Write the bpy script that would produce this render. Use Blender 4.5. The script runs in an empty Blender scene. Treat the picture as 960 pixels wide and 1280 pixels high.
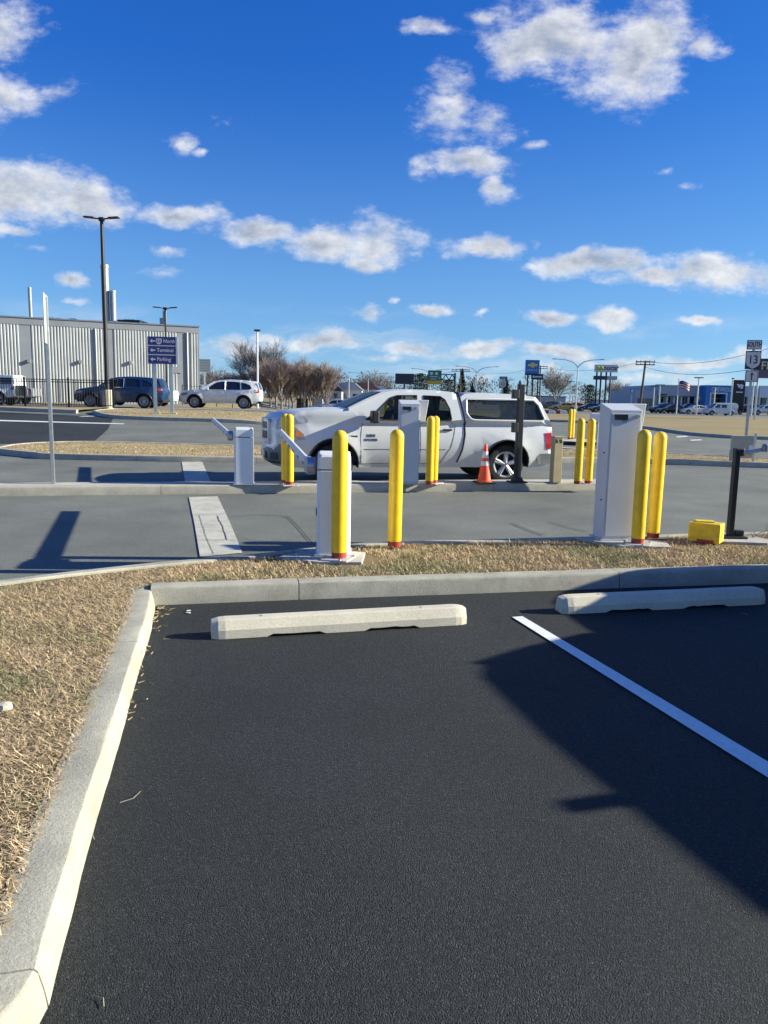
import bpy, bmesh, math, random
import numpy as np
from mathutils import Vector, Matrix, geometry
random.seed(7); rng = np.random.default_rng(7)
R = math.radians
scene = bpy.context.scene
col = scene.collection
H = 1.7; PITCH = R(8.47); ROLL = R(1.1); F = 960.0
TH = R(13.5)                      # direction of the lanes and kerbs

# ------------------------------------------------------------------ helpers
def ss(t):
    t = max(0.0, min(1.0, t)); return t*t*(3-2*t)
def T(x, y):                      # terrain height
    a = ss((y-22)/20)*ss((-x+0.5)/8)
    b = 1-ss((y-54)/18)*ss((x+17)/6)
    return 0.78*a*b
def ray(px, py):
    u = px-480; v = 640-py
    a = u*math.cos(ROLL)-v*math.sin(ROLL); b = u*math.sin(ROLL)+v*math.cos(ROLL)
    return (a, F*math.cos(PITCH)+b*math.sin(PITCH), -F*math.sin(PITCH)+b*math.cos(PITCH))
def at(px, py, Y):                # point of the view through a pixel at distance Y
    d = ray(px, py); t = Y/d[1]
    return Vector((d[0]*t, Y, H+d[2]*t))
def G(px, py, z=0.0):
    d = ray(px, py); t = (z-H)/d[2]
    return (d[0]*t, d[1]*t)
def foot(px, Y):                  # ground point under a pixel column at distance Y
    p = at(px, 500, Y); return Vector((p.x, Y, T(p.x, Y)))

class MB:
    def __init__(s): s.v = []; s.f = []; s.sm = []
    def add(s, vs, fs, smooth=False):
        o = len(s.v); s.v += [tuple(v) for v in vs]
        for f in fs: s.f.append(tuple(i+o for i in f)); s.sm.append(smooth)
        return s
    def box(s, c, d, rz=0, rx=0, ry=0, taper=1.0):
        M = Matrix.Translation(Vector(c)) @ Matrix.Rotation(rz,4,'Z') @ Matrix.Rotation(ry,4,'Y') @ Matrix.Rotation(rx,4,'X')
        vs = []
        for z in (-.5,.5):
            k = taper if z > 0 else 1
            for x, y in ((-.5,-.5),(.5,-.5),(.5,.5),(-.5,.5)):
                vs.append(M @ Vector((x*d[0]*k, y*d[1]*k, z*d[2])))
        return s.add(vs, [(3,2,1,0),(4,5,6,7),(0,1,5,4),(1,2,6,5),(2,3,7,6),(3,0,4,7)])
    def bb(s, x0, x1, y0, y1, z0, z1):
        return s.box(((x0+x1)/2,(y0+y1)/2,(z0+z1)/2),(x1-x0,y1-y0,z1-z0))
    def prism(s, pts, a, b, axis='y'):     # pts 2D (x,z) extruded along y a..b ; axis z: pts (x,y) extruded z
        n = len(pts)
        if axis == 'y': vs = [(p[0],a,p[1]) for p in pts]+[(p[0],b,p[1]) for p in pts]
        elif axis == 'x': vs = [(a,p[0],p[1]) for p in pts]+[(b,p[0],p[1]) for p in pts]
        else: vs = [(p[0],p[1],a) for p in pts]+[(p[0],p[1],b) for p in pts]
        tri = geometry.tessellate_polygon([[Vector((p[0],p[1],0)) for p in pts]])
        fs = [tuple(t) for t in tri]+[tuple(i+n for i in reversed(t)) for t in tri]
        fs += [(i,(i+1)%n,(i+1)%n+n,i+n) for i in range(n)]
        return s.add(vs, fs)
    def tube(s, path, r, seg=8, caps=True, smooth=True):
        path = [Vector(p) for p in path]; rr = r if isinstance(r,(list,tuple)) else [r]*len(path)
        n = len(path); vs = []; prev = None
        for i, p in enumerate(path):
            d = (path[min(i+1,n-1)]-path[max(i-1,0)])
            d = d.normalized() if d.length > 1e-9 else Vector((0,0,1))
            if prev is None:
                a = Vector((0,0,1)) if abs(d.z) < .9 else Vector((1,0,0))
                u = d.cross(a).normalized()
            else:
                u = (prev-d*prev.dot(d)).normalized()
            prev = u; w = d.cross(u)
            for k in range(seg):
                an = 2*math.pi*k/seg
                vs.append(p+(u*math.cos(an)+w*math.sin(an))*rr[i])
        fs = []
        for i in range(n-1):
            for k in range(seg):
                a = i*seg+k; b = i*seg+(k+1)%seg
                fs.append((a,b,b+seg,a+seg))
        s.add(vs, fs, smooth)
        if caps:
            s.add(vs[:seg], [tuple(reversed(range(seg)))]); s.add(vs[-seg:], [tuple(range(seg))])
        return s
    def lathe(s, prof, seg=24, c=(0,0,0), axis='z', smooth=True):
        vs = []; n = len(prof); c = Vector(c)
        for r, z in prof:
            for k in range(seg):
                an = 2*math.pi*k/seg
                if axis == 'z': vs.append(c+Vector((r*math.cos(an), r*math.sin(an), z)))
                else: vs.append(c+Vector((r*math.cos(an), z, r*math.sin(an))))
        fs = []
        for i in range(n-1):
            for k in range(seg):
                a = i*seg+k; b = i*seg+(k+1)%seg
                fs.append((a,b,b+seg,a+seg))
        return s.add(vs, fs, smooth)
    def build(s, name, mat, parent=None, bevel=0, angle=35, kind=None, weld=False):
        me = bpy.data.meshes.new(name); me.from_pydata(s.v, [], s.f)
        me.polygons.foreach_set('use_smooth', s.sm)
        bm = bmesh.new(); bm.from_mesh(me)
        if weld: bmesh.ops.remove_doubles(bm, verts=bm.verts, dist=1e-4)
        bmesh.ops.recalc_face_normals(bm, faces=bm.faces); bm.to_mesh(me); bm.free()
        if any(s.sm): me.set_sharp_from_angle(angle=R(angle))
        me.materials.append(mat); me.update()
        o = bpy.data.objects.new(name, me); col.objects.link(o)
        if parent: o.parent = parent
        if kind: o['kind'] = kind
        if bevel:
            m = o.modifiers.new('Bevel','BEVEL'); m.width = bevel; m.segments = 2; m.limit_method = 'ANGLE'; m.angle_limit = R(40)
        return o
def thing(name, label, cat, loc=(0,0,0), rz=0, group=None):
    o = bpy.data.objects.new(name, None); o.empty_display_size = .1; col.objects.link(o)
    o.location = loc; o.rotation_euler = (0,0,rz); o['label'] = label; o['category'] = cat
    if group: o['group'] = group
    return o
def tag(o, label, cat, group=None):
    o['label'] = label; o['category'] = cat
    if group: o['group'] = group
    return o
def copy_tree(o, parent=None):
    c = o.copy(); col.objects.link(c); c.parent = parent
    for ch in o.children: copy_tree(ch, c)
    return c
def clone(root, label, loc, rz=0, group=None, scale=None):
    c = copy_tree(root); c.location = loc; c.rotation_euler = (0,0,rz); c['label'] = label
    if group: c['group'] = group
    if scale: c.scale = scale
    return c
def add_text(mb, body, size, place, thick=.004, align='CENTER', sx=1.0):
    """lettering as mesh; place maps local (x,z) on a sign plane (facing -y) to world/local space"""
    cu = bpy.data.curves.new('lettering','FONT'); cu.body = body; cu.size = size; cu.extrude = thick
    cu.align_x = align; cu.align_y = 'CENTER'; cu.offset = size*.012 if size > .12 else 0; cu.resolution_u = 3
    ob = bpy.data.objects.new('lettering', cu); col.objects.link(ob)
    bpy.context.view_layer.update()
    dg = bpy.context.evaluated_depsgraph_get()
    me = bpy.data.meshes.new_from_object(ob.evaluated_get(dg))
    vs = [place(v.co.x*sx, v.co.y, v.co.z) for v in me.vertices]
    mb.add(vs, [tuple(p.vertices) for p in me.polygons])
    bpy.data.objects.remove(ob); bpy.data.curves.remove(cu); bpy.data.meshes.remove(me)

# ------------------------------------------------------------------ materials
def nt(name):
    m = bpy.data.materials.new(name); m.use_nodes = True
    n = m.node_tree.nodes; l = m.node_tree.links; b = n['Principled BSDF']
    return m, n, l, b
def mat(name, c, rough=.6, metal=0, vary=.06, scale=6, bump=0, bscale=60, coat=0, spec=.5, dirt=0):
    m, n, l, b = nt(name)
    tc = n.new('ShaderNodeTexCoord')
    no = n.new('ShaderNodeTexNoise'); no.inputs['Scale'].default_value = scale; no.inputs['Detail'].default_value = 6
    l.new(tc.outputs['Object'], no.inputs['Vector'])
    r = n.new('ShaderNodeValToRGB')
    k0 = 1-vary*2; k1 = 1+vary*1.2
    r.color_ramp.elements[0].position = .3; r.color_ramp.elements[1].position = .7
    r.color_ramp.elements[0].color = (c[0]*k0, c[1]*k0, c[2]*k0, 1)
    r.color_ramp.elements[1].color = (min(1,c[0]*k1), min(1,c[1]*k1), min(1,c[2]*k1), 1)
    l.new(no.outputs['Fac'], r.inputs['Fac'])
    out = r.outputs['Color']
    if dirt:
        n2 = n.new('ShaderNodeTexNoise'); n2.inputs['Scale'].default_value = scale*.35; n2.inputs['Detail'].default_value = 10; n2.inputs['Roughness'].default_value = .7
        l.new(tc.outputs['Object'], n2.inputs['Vector'])
        mr = n.new('ShaderNodeMapRange'); mr.inputs['From Min'].default_value = .52; mr.inputs['From Max'].default_value = .72
        mr.inputs['To Max'].default_value = dirt
        l.new(n2.outputs['Fac'], mr.inputs['Value'])
        mx = n.new('ShaderNodeMixRGB'); mx.inputs['Color2'].default_value = (.12,.10,.08,1)
        l.new(mr.outputs[0], mx.inputs['Fac']); l.new(out, mx.inputs['Color1']); out = mx.outputs['Color']
    l.new(out, b.inputs['Base Color'])
    b.inputs['Roughness'].default_value = rough; b.inputs['Metallic'].default_value = metal
    b.inputs['Coat Weight'].default_value = coat; b.inputs['Coat Roughness'].default_value = .05
    b.inputs['Specular IOR Level'].default_value = spec
    if bump:
        nb = n.new('ShaderNodeTexNoise'); nb.inputs['Scale'].default_value = bscale; nb.inputs['Detail'].default_value = 4
        l.new(tc.outputs['Object'], nb.inputs['Vector'])
        bu = n.new('ShaderNodeBump'); bu.inputs['Strength'].default_value = bump; bu.inputs['Distance'].default_value = .01
        l.new(nb.outputs['Fac'], bu.inputs['Height']); l.new(bu.outputs['Normal'], b.inputs['Normal'])
    return m
def asphalt(name, dark, light, stone, bumpd, patch=.25, vscale=170, speck=.86, rough=.9, bstr=.8, scuff=.25, pits=0):
    m, n, l, b = nt(name)
    tc = n.new('ShaderNodeTexCoord')
    vo = n.new('ShaderNodeTexVoronoi'); vo.inputs['Scale'].default_value = vscale
    l.new(tc.outputs['Object'], vo.inputs['Vector'])
    no = n.new('ShaderNodeTexNoise'); no.inputs['Scale'].default_value = 55; no.inputs['Detail'].default_value = 8; no.inputs['Roughness'].default_value = .75
    l.new(tc.outputs['Object'], no.inputs['Vector'])
    big = n.new('ShaderNodeTexNoise'); big.inputs['Scale'].default_value = .55; big.inputs['Detail'].default_value = 6; big.inputs['Roughness'].default_value = .6
    l.new(tc.outputs['Object'], big.inputs['Vector'])
    r = n.new('ShaderNodeValToRGB'); r.color_ramp.elements[0].color = (*dark,1); r.color_ramp.elements[1].color = (*light,1)
    r.color_ramp.elements[0].position = .35; r.color_ramp.elements[1].position = .7
    l.new(no.outputs['Fac'], r.inputs['Fac'])
    sep = n.new('ShaderNodeSeparateColor'); l.new(vo.outputs['Color'], sep.inputs['Color'])
    mr = n.new('ShaderNodeMapRange'); mr.inputs['From Min'].default_value = speck; mr.inputs['From Max'].default_value = 1.0
    l.new(sep.outputs[0], mr.inputs['Value'])
    mx = n.new('ShaderNodeMixRGB'); mx.inputs['Color2'].default_value = (*stone,1)
    l.new(mr.outputs[0], mx.inputs['Fac']); l.new(r.outputs['Color'], mx.inputs['Color1'])
    m2 = n.new('ShaderNodeMixRGB'); m2.blend_type = 'MULTIPLY'; m2.inputs['Fac'].default_value = 1
    r2 = n.new('ShaderNodeValToRGB'); r2.color_ramp.elements[0].position = .3; r2.color_ramp.elements[1].position = .7
    a = 1-patch; r2.color_ramp.elements[0].color = (a,a,a,1); r2.color_ramp.elements[1].color = (1+patch*.4,1+patch*.4,1+patch*.4,1)
    l.new(big.outputs['Fac'], r2.inputs['Fac'])
    l.new(mx.outputs['Color'], m2.inputs['Color1']); l.new(r2.outputs['Color'], m2.inputs['Color2'])
    sc = n.new('ShaderNodeTexNoise'); sc.inputs['Scale'].default_value = 1.7; sc.inputs['Detail'].default_value = 14; sc.inputs['Roughness'].default_value = .78
    l.new(tc.outputs['Object'], sc.inputs['Vector'])
    sm_ = n.new('ShaderNodeMapRange'); sm_.inputs['From Min'].default_value = .60; sm_.inputs['From Max'].default_value = .80; sm_.inputs['To Max'].default_value = scuff; l.new(sc.outputs['Fac'], sm_.inputs['Value'])
    m3_ = n.new('ShaderNodeMixRGB'); m3_.inputs['Color2'].default_value = (*stone,1); l.new(sm_.outputs[0], m3_.inputs['Fac']); l.new(m2.outputs['Color'], m3_.inputs['Color1'])
    sd2 = n.new('ShaderNodeMapRange'); sd2.inputs['From Min'].default_value = .26; sd2.inputs['From Max'].default_value = .40; sd2.inputs['To Min'].default_value = .6; l.new(sc.outputs['Fac'], sd2.inputs['Value'])
    m4_ = n.new('ShaderNodeMixRGB'); m4_.blend_type = 'MULTIPLY'; m4_.inputs['Fac'].default_value = 1; l.new(m3_.outputs['Color'], m4_.inputs['Color1']); l.new(sd2.outputs[0], m4_.inputs['Color2'])
    l.new(m4_.outputs['Color'], b.inputs['Base Color']); b.inputs['Roughness'].default_value = rough
    b.inputs['Specular IOR Level'].default_value = .35
    if pits:
        pv = n.new('ShaderNodeTexVoronoi'); pv.inputs['Scale'].default_value = pits; l.new(tc.outputs['Object'], pv.inputs['Vector'])
        ps = n.new('ShaderNodeSeparateColor'); l.new(pv.outputs['Color'], ps.inputs['Color'])
        g1 = n.new('ShaderNodeMath'); g1.operation = 'GREATER_THAN'; g1.inputs[1].default_value = .72; l.new(ps.outputs[1], g1.inputs[0])
        g2 = n.new('ShaderNodeMapRange'); g2.inputs['From Min'].default_value = .50; g2.inputs['From Max'].default_value = .25; l.new(pv.outputs['Distance'], g2.inputs['Value'])
        g3 = n.new('ShaderNodeMath'); g3.operation = 'MULTIPLY'; l.new(g1.outputs[0], g3.inputs[0]); l.new(g2.outputs[0], g3.inputs[1])
        m5_ = n.new('ShaderNodeMixRGB'); m5_.inputs['Color2'].default_value = (.003,.003,.004,1); l.new(g3.outputs[0], m5_.inputs['Fac']); l.new(m4_.outputs['Color'], m5_.inputs['Color1']); l.new(m5_.outputs['Color'], b.inputs['Base Color'])
    ad = n.new('ShaderNodeMath'); ad.operation = 'ADD'; l.new(vo.outputs['Distance'], ad.inputs[0]); l.new(no.outputs['Fac'], ad.inputs[1])
    bu = n.new('ShaderNodeBump'); bu.inputs['Strength'].default_value = bstr; bu.inputs['Distance'].default_value = bumpd
    bu.invert = True
    l.new(ad.outputs[0], bu.inputs['Height']); l.new(bu.outputs['Normal'], b.inputs['Normal'])
    return m
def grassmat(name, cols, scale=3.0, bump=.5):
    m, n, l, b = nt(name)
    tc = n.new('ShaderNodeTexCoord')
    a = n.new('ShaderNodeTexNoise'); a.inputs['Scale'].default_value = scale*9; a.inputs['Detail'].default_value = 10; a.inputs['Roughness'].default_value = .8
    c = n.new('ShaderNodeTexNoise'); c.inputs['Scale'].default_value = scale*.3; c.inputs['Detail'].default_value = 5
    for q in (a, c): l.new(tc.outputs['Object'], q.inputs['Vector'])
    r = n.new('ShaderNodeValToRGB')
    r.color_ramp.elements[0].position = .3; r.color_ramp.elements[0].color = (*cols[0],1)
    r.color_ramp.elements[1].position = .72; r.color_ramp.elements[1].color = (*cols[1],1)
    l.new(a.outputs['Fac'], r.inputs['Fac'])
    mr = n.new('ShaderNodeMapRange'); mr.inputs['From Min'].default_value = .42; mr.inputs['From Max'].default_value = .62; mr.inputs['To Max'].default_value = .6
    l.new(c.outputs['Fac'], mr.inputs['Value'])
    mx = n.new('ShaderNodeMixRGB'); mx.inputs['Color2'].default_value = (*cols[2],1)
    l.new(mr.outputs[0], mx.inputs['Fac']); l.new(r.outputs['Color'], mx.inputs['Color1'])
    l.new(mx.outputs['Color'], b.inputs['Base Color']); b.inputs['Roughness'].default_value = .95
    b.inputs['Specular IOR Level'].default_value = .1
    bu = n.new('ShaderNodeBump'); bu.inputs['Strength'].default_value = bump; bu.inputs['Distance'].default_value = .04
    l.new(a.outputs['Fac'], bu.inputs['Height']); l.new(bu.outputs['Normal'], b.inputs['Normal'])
    return m
def concrete(name, c, stain=.35, bscale=90, bump=.8, broom=False):
    m, n, l, b = nt(name)
    tc = n.new('ShaderNodeTexCoord')
    a = n.new('ShaderNodeTexNoise'); a.inputs['Scale'].default_value = 3.2; a.inputs['Detail'].default_value = 12; a.inputs['Roughness'].default_value = .68
    f = n.new('ShaderNodeTexNoise'); f.inputs['Scale'].default_value = bscale; f.inputs['Detail'].default_value = 6; f.inputs['Roughness'].default_value = .7
    for q in (a, f): l.new(tc.outputs['Object'], q.inputs['Vector'])
    r = n.new('ShaderNodeValToRGB')
    r.color_ramp.elements[0].position = .32; r.color_ramp.elements[0].color = tuple(x*(1-stain) for x in c)+(1,)
    r.color_ramp.elements[1].position = .62; r.color_ramp.elements[1].color = (*c,1)
    l.new(a.outputs['Fac'], r.inputs['Fac'])
    r2 = n.new('ShaderNodeValToRGB'); r2.color_ramp.elements[0].position = .3; r2.color_ramp.elements[1].position = .6
    r2.color_ramp.elements[0].color = (.82,.82,.82,1); r2.color_ramp.elements[1].color = (1.05,1.05,1.05,1)
    l.new(f.outputs['Fac'], r2.inputs['Fac'])
    mx = n.new('ShaderNodeMixRGB'); mx.blend_type = 'MULTIPLY'; mx.inputs['Fac'].default_value = 1
    l.new(r.outputs['Color'], mx.inputs['Color1']); l.new(r2.outputs['Color'], mx.inputs['Color2'])
    l.new(mx.outputs['Color'], b.inputs['Base Color']); b.inputs['Roughness'].default_value = .9
    b.inputs['Specular IOR Level'].default_value = .25
    bu = n.new('ShaderNodeBump'); bu.inputs['Strength'].default_value = bump; bu.inputs['Distance'].default_value = .006
    l.new(f.outputs['Fac'], bu.inputs['Height']); l.new(bu.outputs['Normal'], b.inputs['Normal'])
    return m
def glass(name, tint, alpha):     # thin tinted glass: part transparent, part mirror-dark
    m, n, l, b = nt(name)
    b.inputs['Base Color'].default_value = (*tint,1); b.inputs['Roughness'].default_value = .03
    b.inputs['Specular IOR Level'].default_value = .8
    tr = n.new('ShaderNodeBsdfTransparent'); tr.inputs['Color'].default_value = (.75,.8,.78,1)
    mx = n.new('ShaderNodeMixShader'); mx.inputs['Fac'].default_value = alpha
    b.inputs['Specular IOR Level'].default_value = .45; l.new(tr.outputs[0], mx.inputs[1]); l.new(b.outputs[0], mx.inputs[2])
    l.new(mx.outputs[0], n['Material Output'].inputs['Surface'])
    return m
M = {}
M['lot'] = asphalt('new_asphalt', (.0145,.017,.019), (.046,.051,.055), (.10,.106,.108), .009, .34, 210, .88, .8, 1.0, .35, 125)
M['road'] = asphalt('worn_asphalt', (.118,.122,.106), (.200,.204,.180), (.33,.33,.29), .004, .32, 190, .82, .9, .5)
M['highway'] = asphalt('highway_asphalt', (.14,.142,.13), (.21,.21,.19), (.32,.31,.28), .004, .2, 40, .85)
M['kerb'] = concrete('kerb_concrete', (.465,.435,.355), .32)
M['kerb2'] = concrete('far_kerb_concrete', (.47,.43,.35), .28)
M['stop'] = concrete('wheel_stop_concrete', (.64,.58,.455), .14, 70, .35)
M['slab'] = concrete('slab_concrete', (.52,.49,.44), .25)
M['grass'] = grassmat('dry_grass', ((.27,.20,.11),(.50,.39,.23),(.34,.28,.14)), 3, .25)
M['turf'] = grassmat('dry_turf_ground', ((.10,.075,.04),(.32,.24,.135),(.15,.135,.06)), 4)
M['far_grass'] = grassmat('far_dry_grass', ((.22,.17,.09),(.42,.33,.185),(.25,.20,.095)), .5, .3)
M['paint'] = mat('white_road_paint', (.80,.79,.74), .6, vary=.05, scale=20, bump=.3, bscale=150)
M['oldpaint'] = concrete('worn_road_paint', (.56,.53,.45), .35, 60, .4)
M['yellow'] = mat('yellow_plastic_sleeve', (.84,.53,.014), .38, vary=.06, scale=7, bump=.05, bscale=8, coat=.1, dirt=.14)
M['yellow2'] = mat('yellow_scuffed_paint', (.72,.50,.02), .55, vary=.1, scale=9, dirt=.5, bump=.3)
M['yellow3'] = mat('faded_yellow_sleeve', (.62,.48,.06), .45, vary=.06, scale=5)
M['redband'] = mat('red_band', (.33,.03,.02), .5)
M['redstripe'] = mat('dull_red_stripe', (.28,.10,.09), .5)
M['red'] = mat('red_reflector', (.55,.02,.02), .3)
M['white'] = mat('white_powder_coat', (.74,.74,.735), .38, vary=.025, scale=3, dirt=.08)
M['grey'] = mat('light_grey_powder_coat', (.55,.56,.575), .36, vary=.03, scale=3, dirt=.06)
M['plate'] = mat('galvanised_plate', (.55,.54,.52), .5, .3, dirt=.4)
M['steel'] = mat('galvanised_steel', (.45,.46,.46), .38, .75, vary=.08, scale=14)
M['flue'] = mat('dull_zinc_flue', (.30,.33,.35), .5, .3)
M['alum'] = mat('brushed_aluminium', (.62,.62,.61), .3, .8, vary=.05)
M['black'] = mat('black_metal', (.018,.019,.022), .45, .2)
M['bronze'] = mat('dark_bronze_metal', (.035,.03,.028), .5, .4)
M['rubber'] = mat('black_rubber', (.016,.016,.016), .85)
M['plastic'] = mat('black_plastic', (.02,.021,.022), .5)
M['screen'] = mat('dark_screen', (.008,.010,.014), .12)
M['blue_sticker'] = mat('blue_sticker', (.05,.22,.45), .4)
M['orange'] = mat('fluorescent_orange', (1.0,.10,.03), .5, vary=.04, dirt=.12)
M['reflect'] = mat('white_reflective_sheet', (.78,.78,.76), .35)
M['truckwhite'] = mat('white_truck_paint', (.62,.625,.625), .38, vary=.02, scale=2, coat=.25, dirt=.06)
M['capwhite'] = mat('white_cap_fibreglass', (.66,.665,.66), .35, vary=.02, scale=2, coat=.5)
M['suvwhite'] = mat('white_car_paint', (.70,.71,.72), .25, coat=.7)
M['suvblue'] = mat('navy_car_paint', (.010,.035,.095), .3, 0, coat=.4)
M['silver'] = mat('silver_car_paint', (.45,.47,.50), .25, .5, coat=.6)
M['carblack'] = mat('black_car_paint', (.012,.013,.017), .2, coat=.9)
M['carred'] = mat('red_car_paint', (.22,.02,.025), .25, coat=.8)
M['cargold'] = mat('gold_car_paint', (.42,.30,.09), .3, .3, coat=.5)
M['carolive'] = mat('olive_car_paint', (.13,.12,.07), .3, coat=.5)
M['glassdark'] = mat('tinted_glass', (.012,.015,.018), .04, vary=0, spec=.9)
M['glasscab'] = glass('cab_glass', (.010,.012,.014), .32)
M['glasscap'] = glass('cap_glass', (.03,.035,.038), .45)
M['chrome'] = mat('chrome', (.75,.75,.75), .12, 1, vary=0)
M['disc'] = mat('brake_disc_grey', (.16,.16,.165), .5)
M['rim'] = mat('alloy_rim', (.46,.46,.47), .34, .4)
M['tail'] = mat('red_lamp_lens', (.50,.012,.02), .15, coat=.6)
M['lens'] = mat('clear_lamp_lens', (.32,.32,.32), .12, .2, coat=.6)
M['amber'] = mat('amber_lamp_lens', (.75,.25,.03), .2)
M['cloth'] = mat('dark_seat_cloth', (.04,.04,.045), .9)
M['skin'] = mat('skin', (.45,.27,.19), .55)
M['shirt'] = mat('dark_shirt', (.03,.04,.06), .9)
M['capcloth'] = mat('pale_cap_cloth', (.70,.72,.76), .85)
M['tarp'] = mat('white_plastic_sheet', (.62,.64,.66), .45, bump=.6, bscale=9)
M['signblue'] = mat('violet_blue_sign_face', (.045,.045,.19), .4)
M['signwhite'] = mat('white_sign_face', (.62,.63,.65), .45)
M['signshade'] = mat('route_sign_face', (.55,.55,.56), .5)
M['signblack'] = mat('black_sign_lettering', (.02,.02,.025), .5)
M['green'] = mat('green_sign_face', (.01,.16,.09), .45)
M['amberpanel'] = mat('yellow_exit_panel', (.62,.36,.03), .5)
M['dealerblue'] = mat('dealer_blue_panel', (.015,.17,.46), .35)
M['gold'] = mat('gold_emblem', (.65,.50,.16), .3, .4)
M['lime'] = mat('yellow_green_logo', (.55,.55,.05), .5)
M['navy'] = mat('dark_navy_panel', (.02,.025,.045), .4)
M['purple'] = mat('purple_grey_panel', (.10,.075,.13), .5)
M['wallgrey'] = mat('grey_wall_panel', (.38,.41,.45), .6)
M['wallpale'] = mat('pale_wall_panel', (.62,.64,.66), .6)
M['wood'] = mat('weathered_pole_wood', (.10,.075,.055), .9)
M['bark'] = mat('grey_bark', (.22,.19,.17), .95, vary=.15, scale=3)
M['twig'] = mat('reddish_brown_twigs', (.25,.195,.175), .95, vary=.12, scale=2)
M['farwood'] = mat('far_bare_wood', (.14,.11,.095), .95, vary=.2, scale=.3)
M['conifer'] = mat('dark_evergreen', (.025,.04,.022), .9, vary=.2, scale=.8)
M['brick'] = mat('faded_red_roof', (.28,.13,.10), .8)
M['beige'] = mat('beige_utility_paint', (.42,.38,.29), .6, dirt=.2)
M['beige2'] = mat('tan_post_paint', (.45,.38,.22), .55, dirt=.25)
M['flagred'] = mat('red_flag_cloth', (.35,.03,.04), .8); M['flagblue'] = mat('blue_flag_cloth', (.03,.05,.16), .8); M['flagwhite'] = mat('white_flag_cloth', (.6,.6,.6), .8)
M['crack'] = mat('crack_sealant', (.018,.018,.018), .6)
M['metalwall'] = mat('ribbed_metal_siding', (.40,.41,.41), .5, .15, vary=.06, scale=.6, dirt=.12)
M['metalflat'] = mat('flat_metal_trim', (.26,.275,.30), .5, .15, vary=.05, scale=.6)
M['stonebase'] = concrete('pedestal_concrete', (.50,.45,.36), .2)

# ------------------------------------------------------------------ ground sheets
def fill_poly(outer, holes=(), gx=None, gz=None):
    """bmesh in the xy plane of a polygon with holes, cut on grid lines"""
    bm = bmesh.new(); es = []
    for loop in [outer]+list(holes):
        vs = [bm.verts.new((p[0],p[1],0)) for p in loop]
        es += [bm.edges.new((vs[i],vs[(i+1)%len(vs)])) for i in range(len(vs))]
    bmesh.ops.triangle_fill(bm, use_beauty=True, use_dissolve=False, edges=es)
    xs = [v.co.x for v in bm.verts]; ys = [v.co.y for v in bm.verts]
    def cuts(lo, hi, st):
        if st is None: return []
        if isinstance(st, (list, tuple)): return [c for c in st if lo < c < hi]
        k = math.ceil(lo/st+1e-6); out = []
        while k*st < hi-1e-6: out.append(k*st); k += 1
        return out
    for c in cuts(min(xs), max(xs), gx):
        bmesh.ops.bisect_plane(bm, geom=bm.verts[:]+bm.edges[:]+bm.faces[:], dist=1e-5, plane_co=(c,0,0), plane_no=(1,0,0))
    for c in cuts(min(ys), max(ys), gz):
        bmesh.ops.bisect_plane(bm, geom=bm.verts[:]+bm.edges[:]+bm.faces[:], dist=1e-5, plane_co=(0,c,0), plane_no=(0,1,0))
    return bm
XG = [-60,-40,-30,-22,-18,-16,-14,-12,-10,-8,-6,-4,-2,0,2,20,60]
YG = [22,24,26,28,30,32,34,36,38,40,42,46,50,54,58,62,66,70,74,90,120]
def sheet(name, poly, z, m, bumps=0):
    bm = fill_poly(poly, (), XG, YG)
    if bumps:
        for c in np.arange(-6, 9, .35): 
            bmesh.ops.bisect_plane(bm, geom=bm.verts[:]+bm.edges[:]+bm.faces[:], dist=1e-5, plane_co=(c,0,0), plane_no=(1,0,0))
        for c in np.arange(0, 11, .35):
            bmesh.ops.bisect_plane(bm, geom=bm.verts[:]+bm.edges[:]+bm.faces[:], dist=1e-5, plane_co=(0,c,0), plane_no=(0,1,0))
    for v in bm.verts:
        v.co.z = z+T(v.co.x, v.co.y)
    for f in bm.faces:
        f.normal_update()
        if f.normal.z < 0: f.normal_flip()
    me = bpy.data.meshes.new(name); bm.to_mesh(me); bm.free(); me.materials.append(m)
    o = bpy.data.objects.new(name, me); col.objects.link(o); o['kind'] = 'structure'
    return o
def smooth_path(pts, n=6):
    P = [Vector((p[0],p[1])) for p in pts]; out = []
    for i in range(len(P)-1):
        p0 = P[max(i-1,0)]; p1 = P[i]; p2 = P[i+1]; p3 = P[min(i+2,len(P)-1)]
        for k in range(n):
            t = k/n
            out.append(.5*((2*p1)+(p2-p0)*t+(2*p0-5*p1+4*p2-p3)*t*t+(3*p1-p0-3*p2+p3)*t**3))
    out.append(P[-1]); return [(p.x,p.y) for p in out]
def offset_path(pts, d):
    P = [Vector(p) for p in pts]; out = []
    for i, p in enumerate(P):
        t = (P[min(i+1,len(P)-1)]-P[max(i-1,0)]).normalized()
        out.append((p.x-t.y*d, p.y+t.x*d))
    return out
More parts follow.
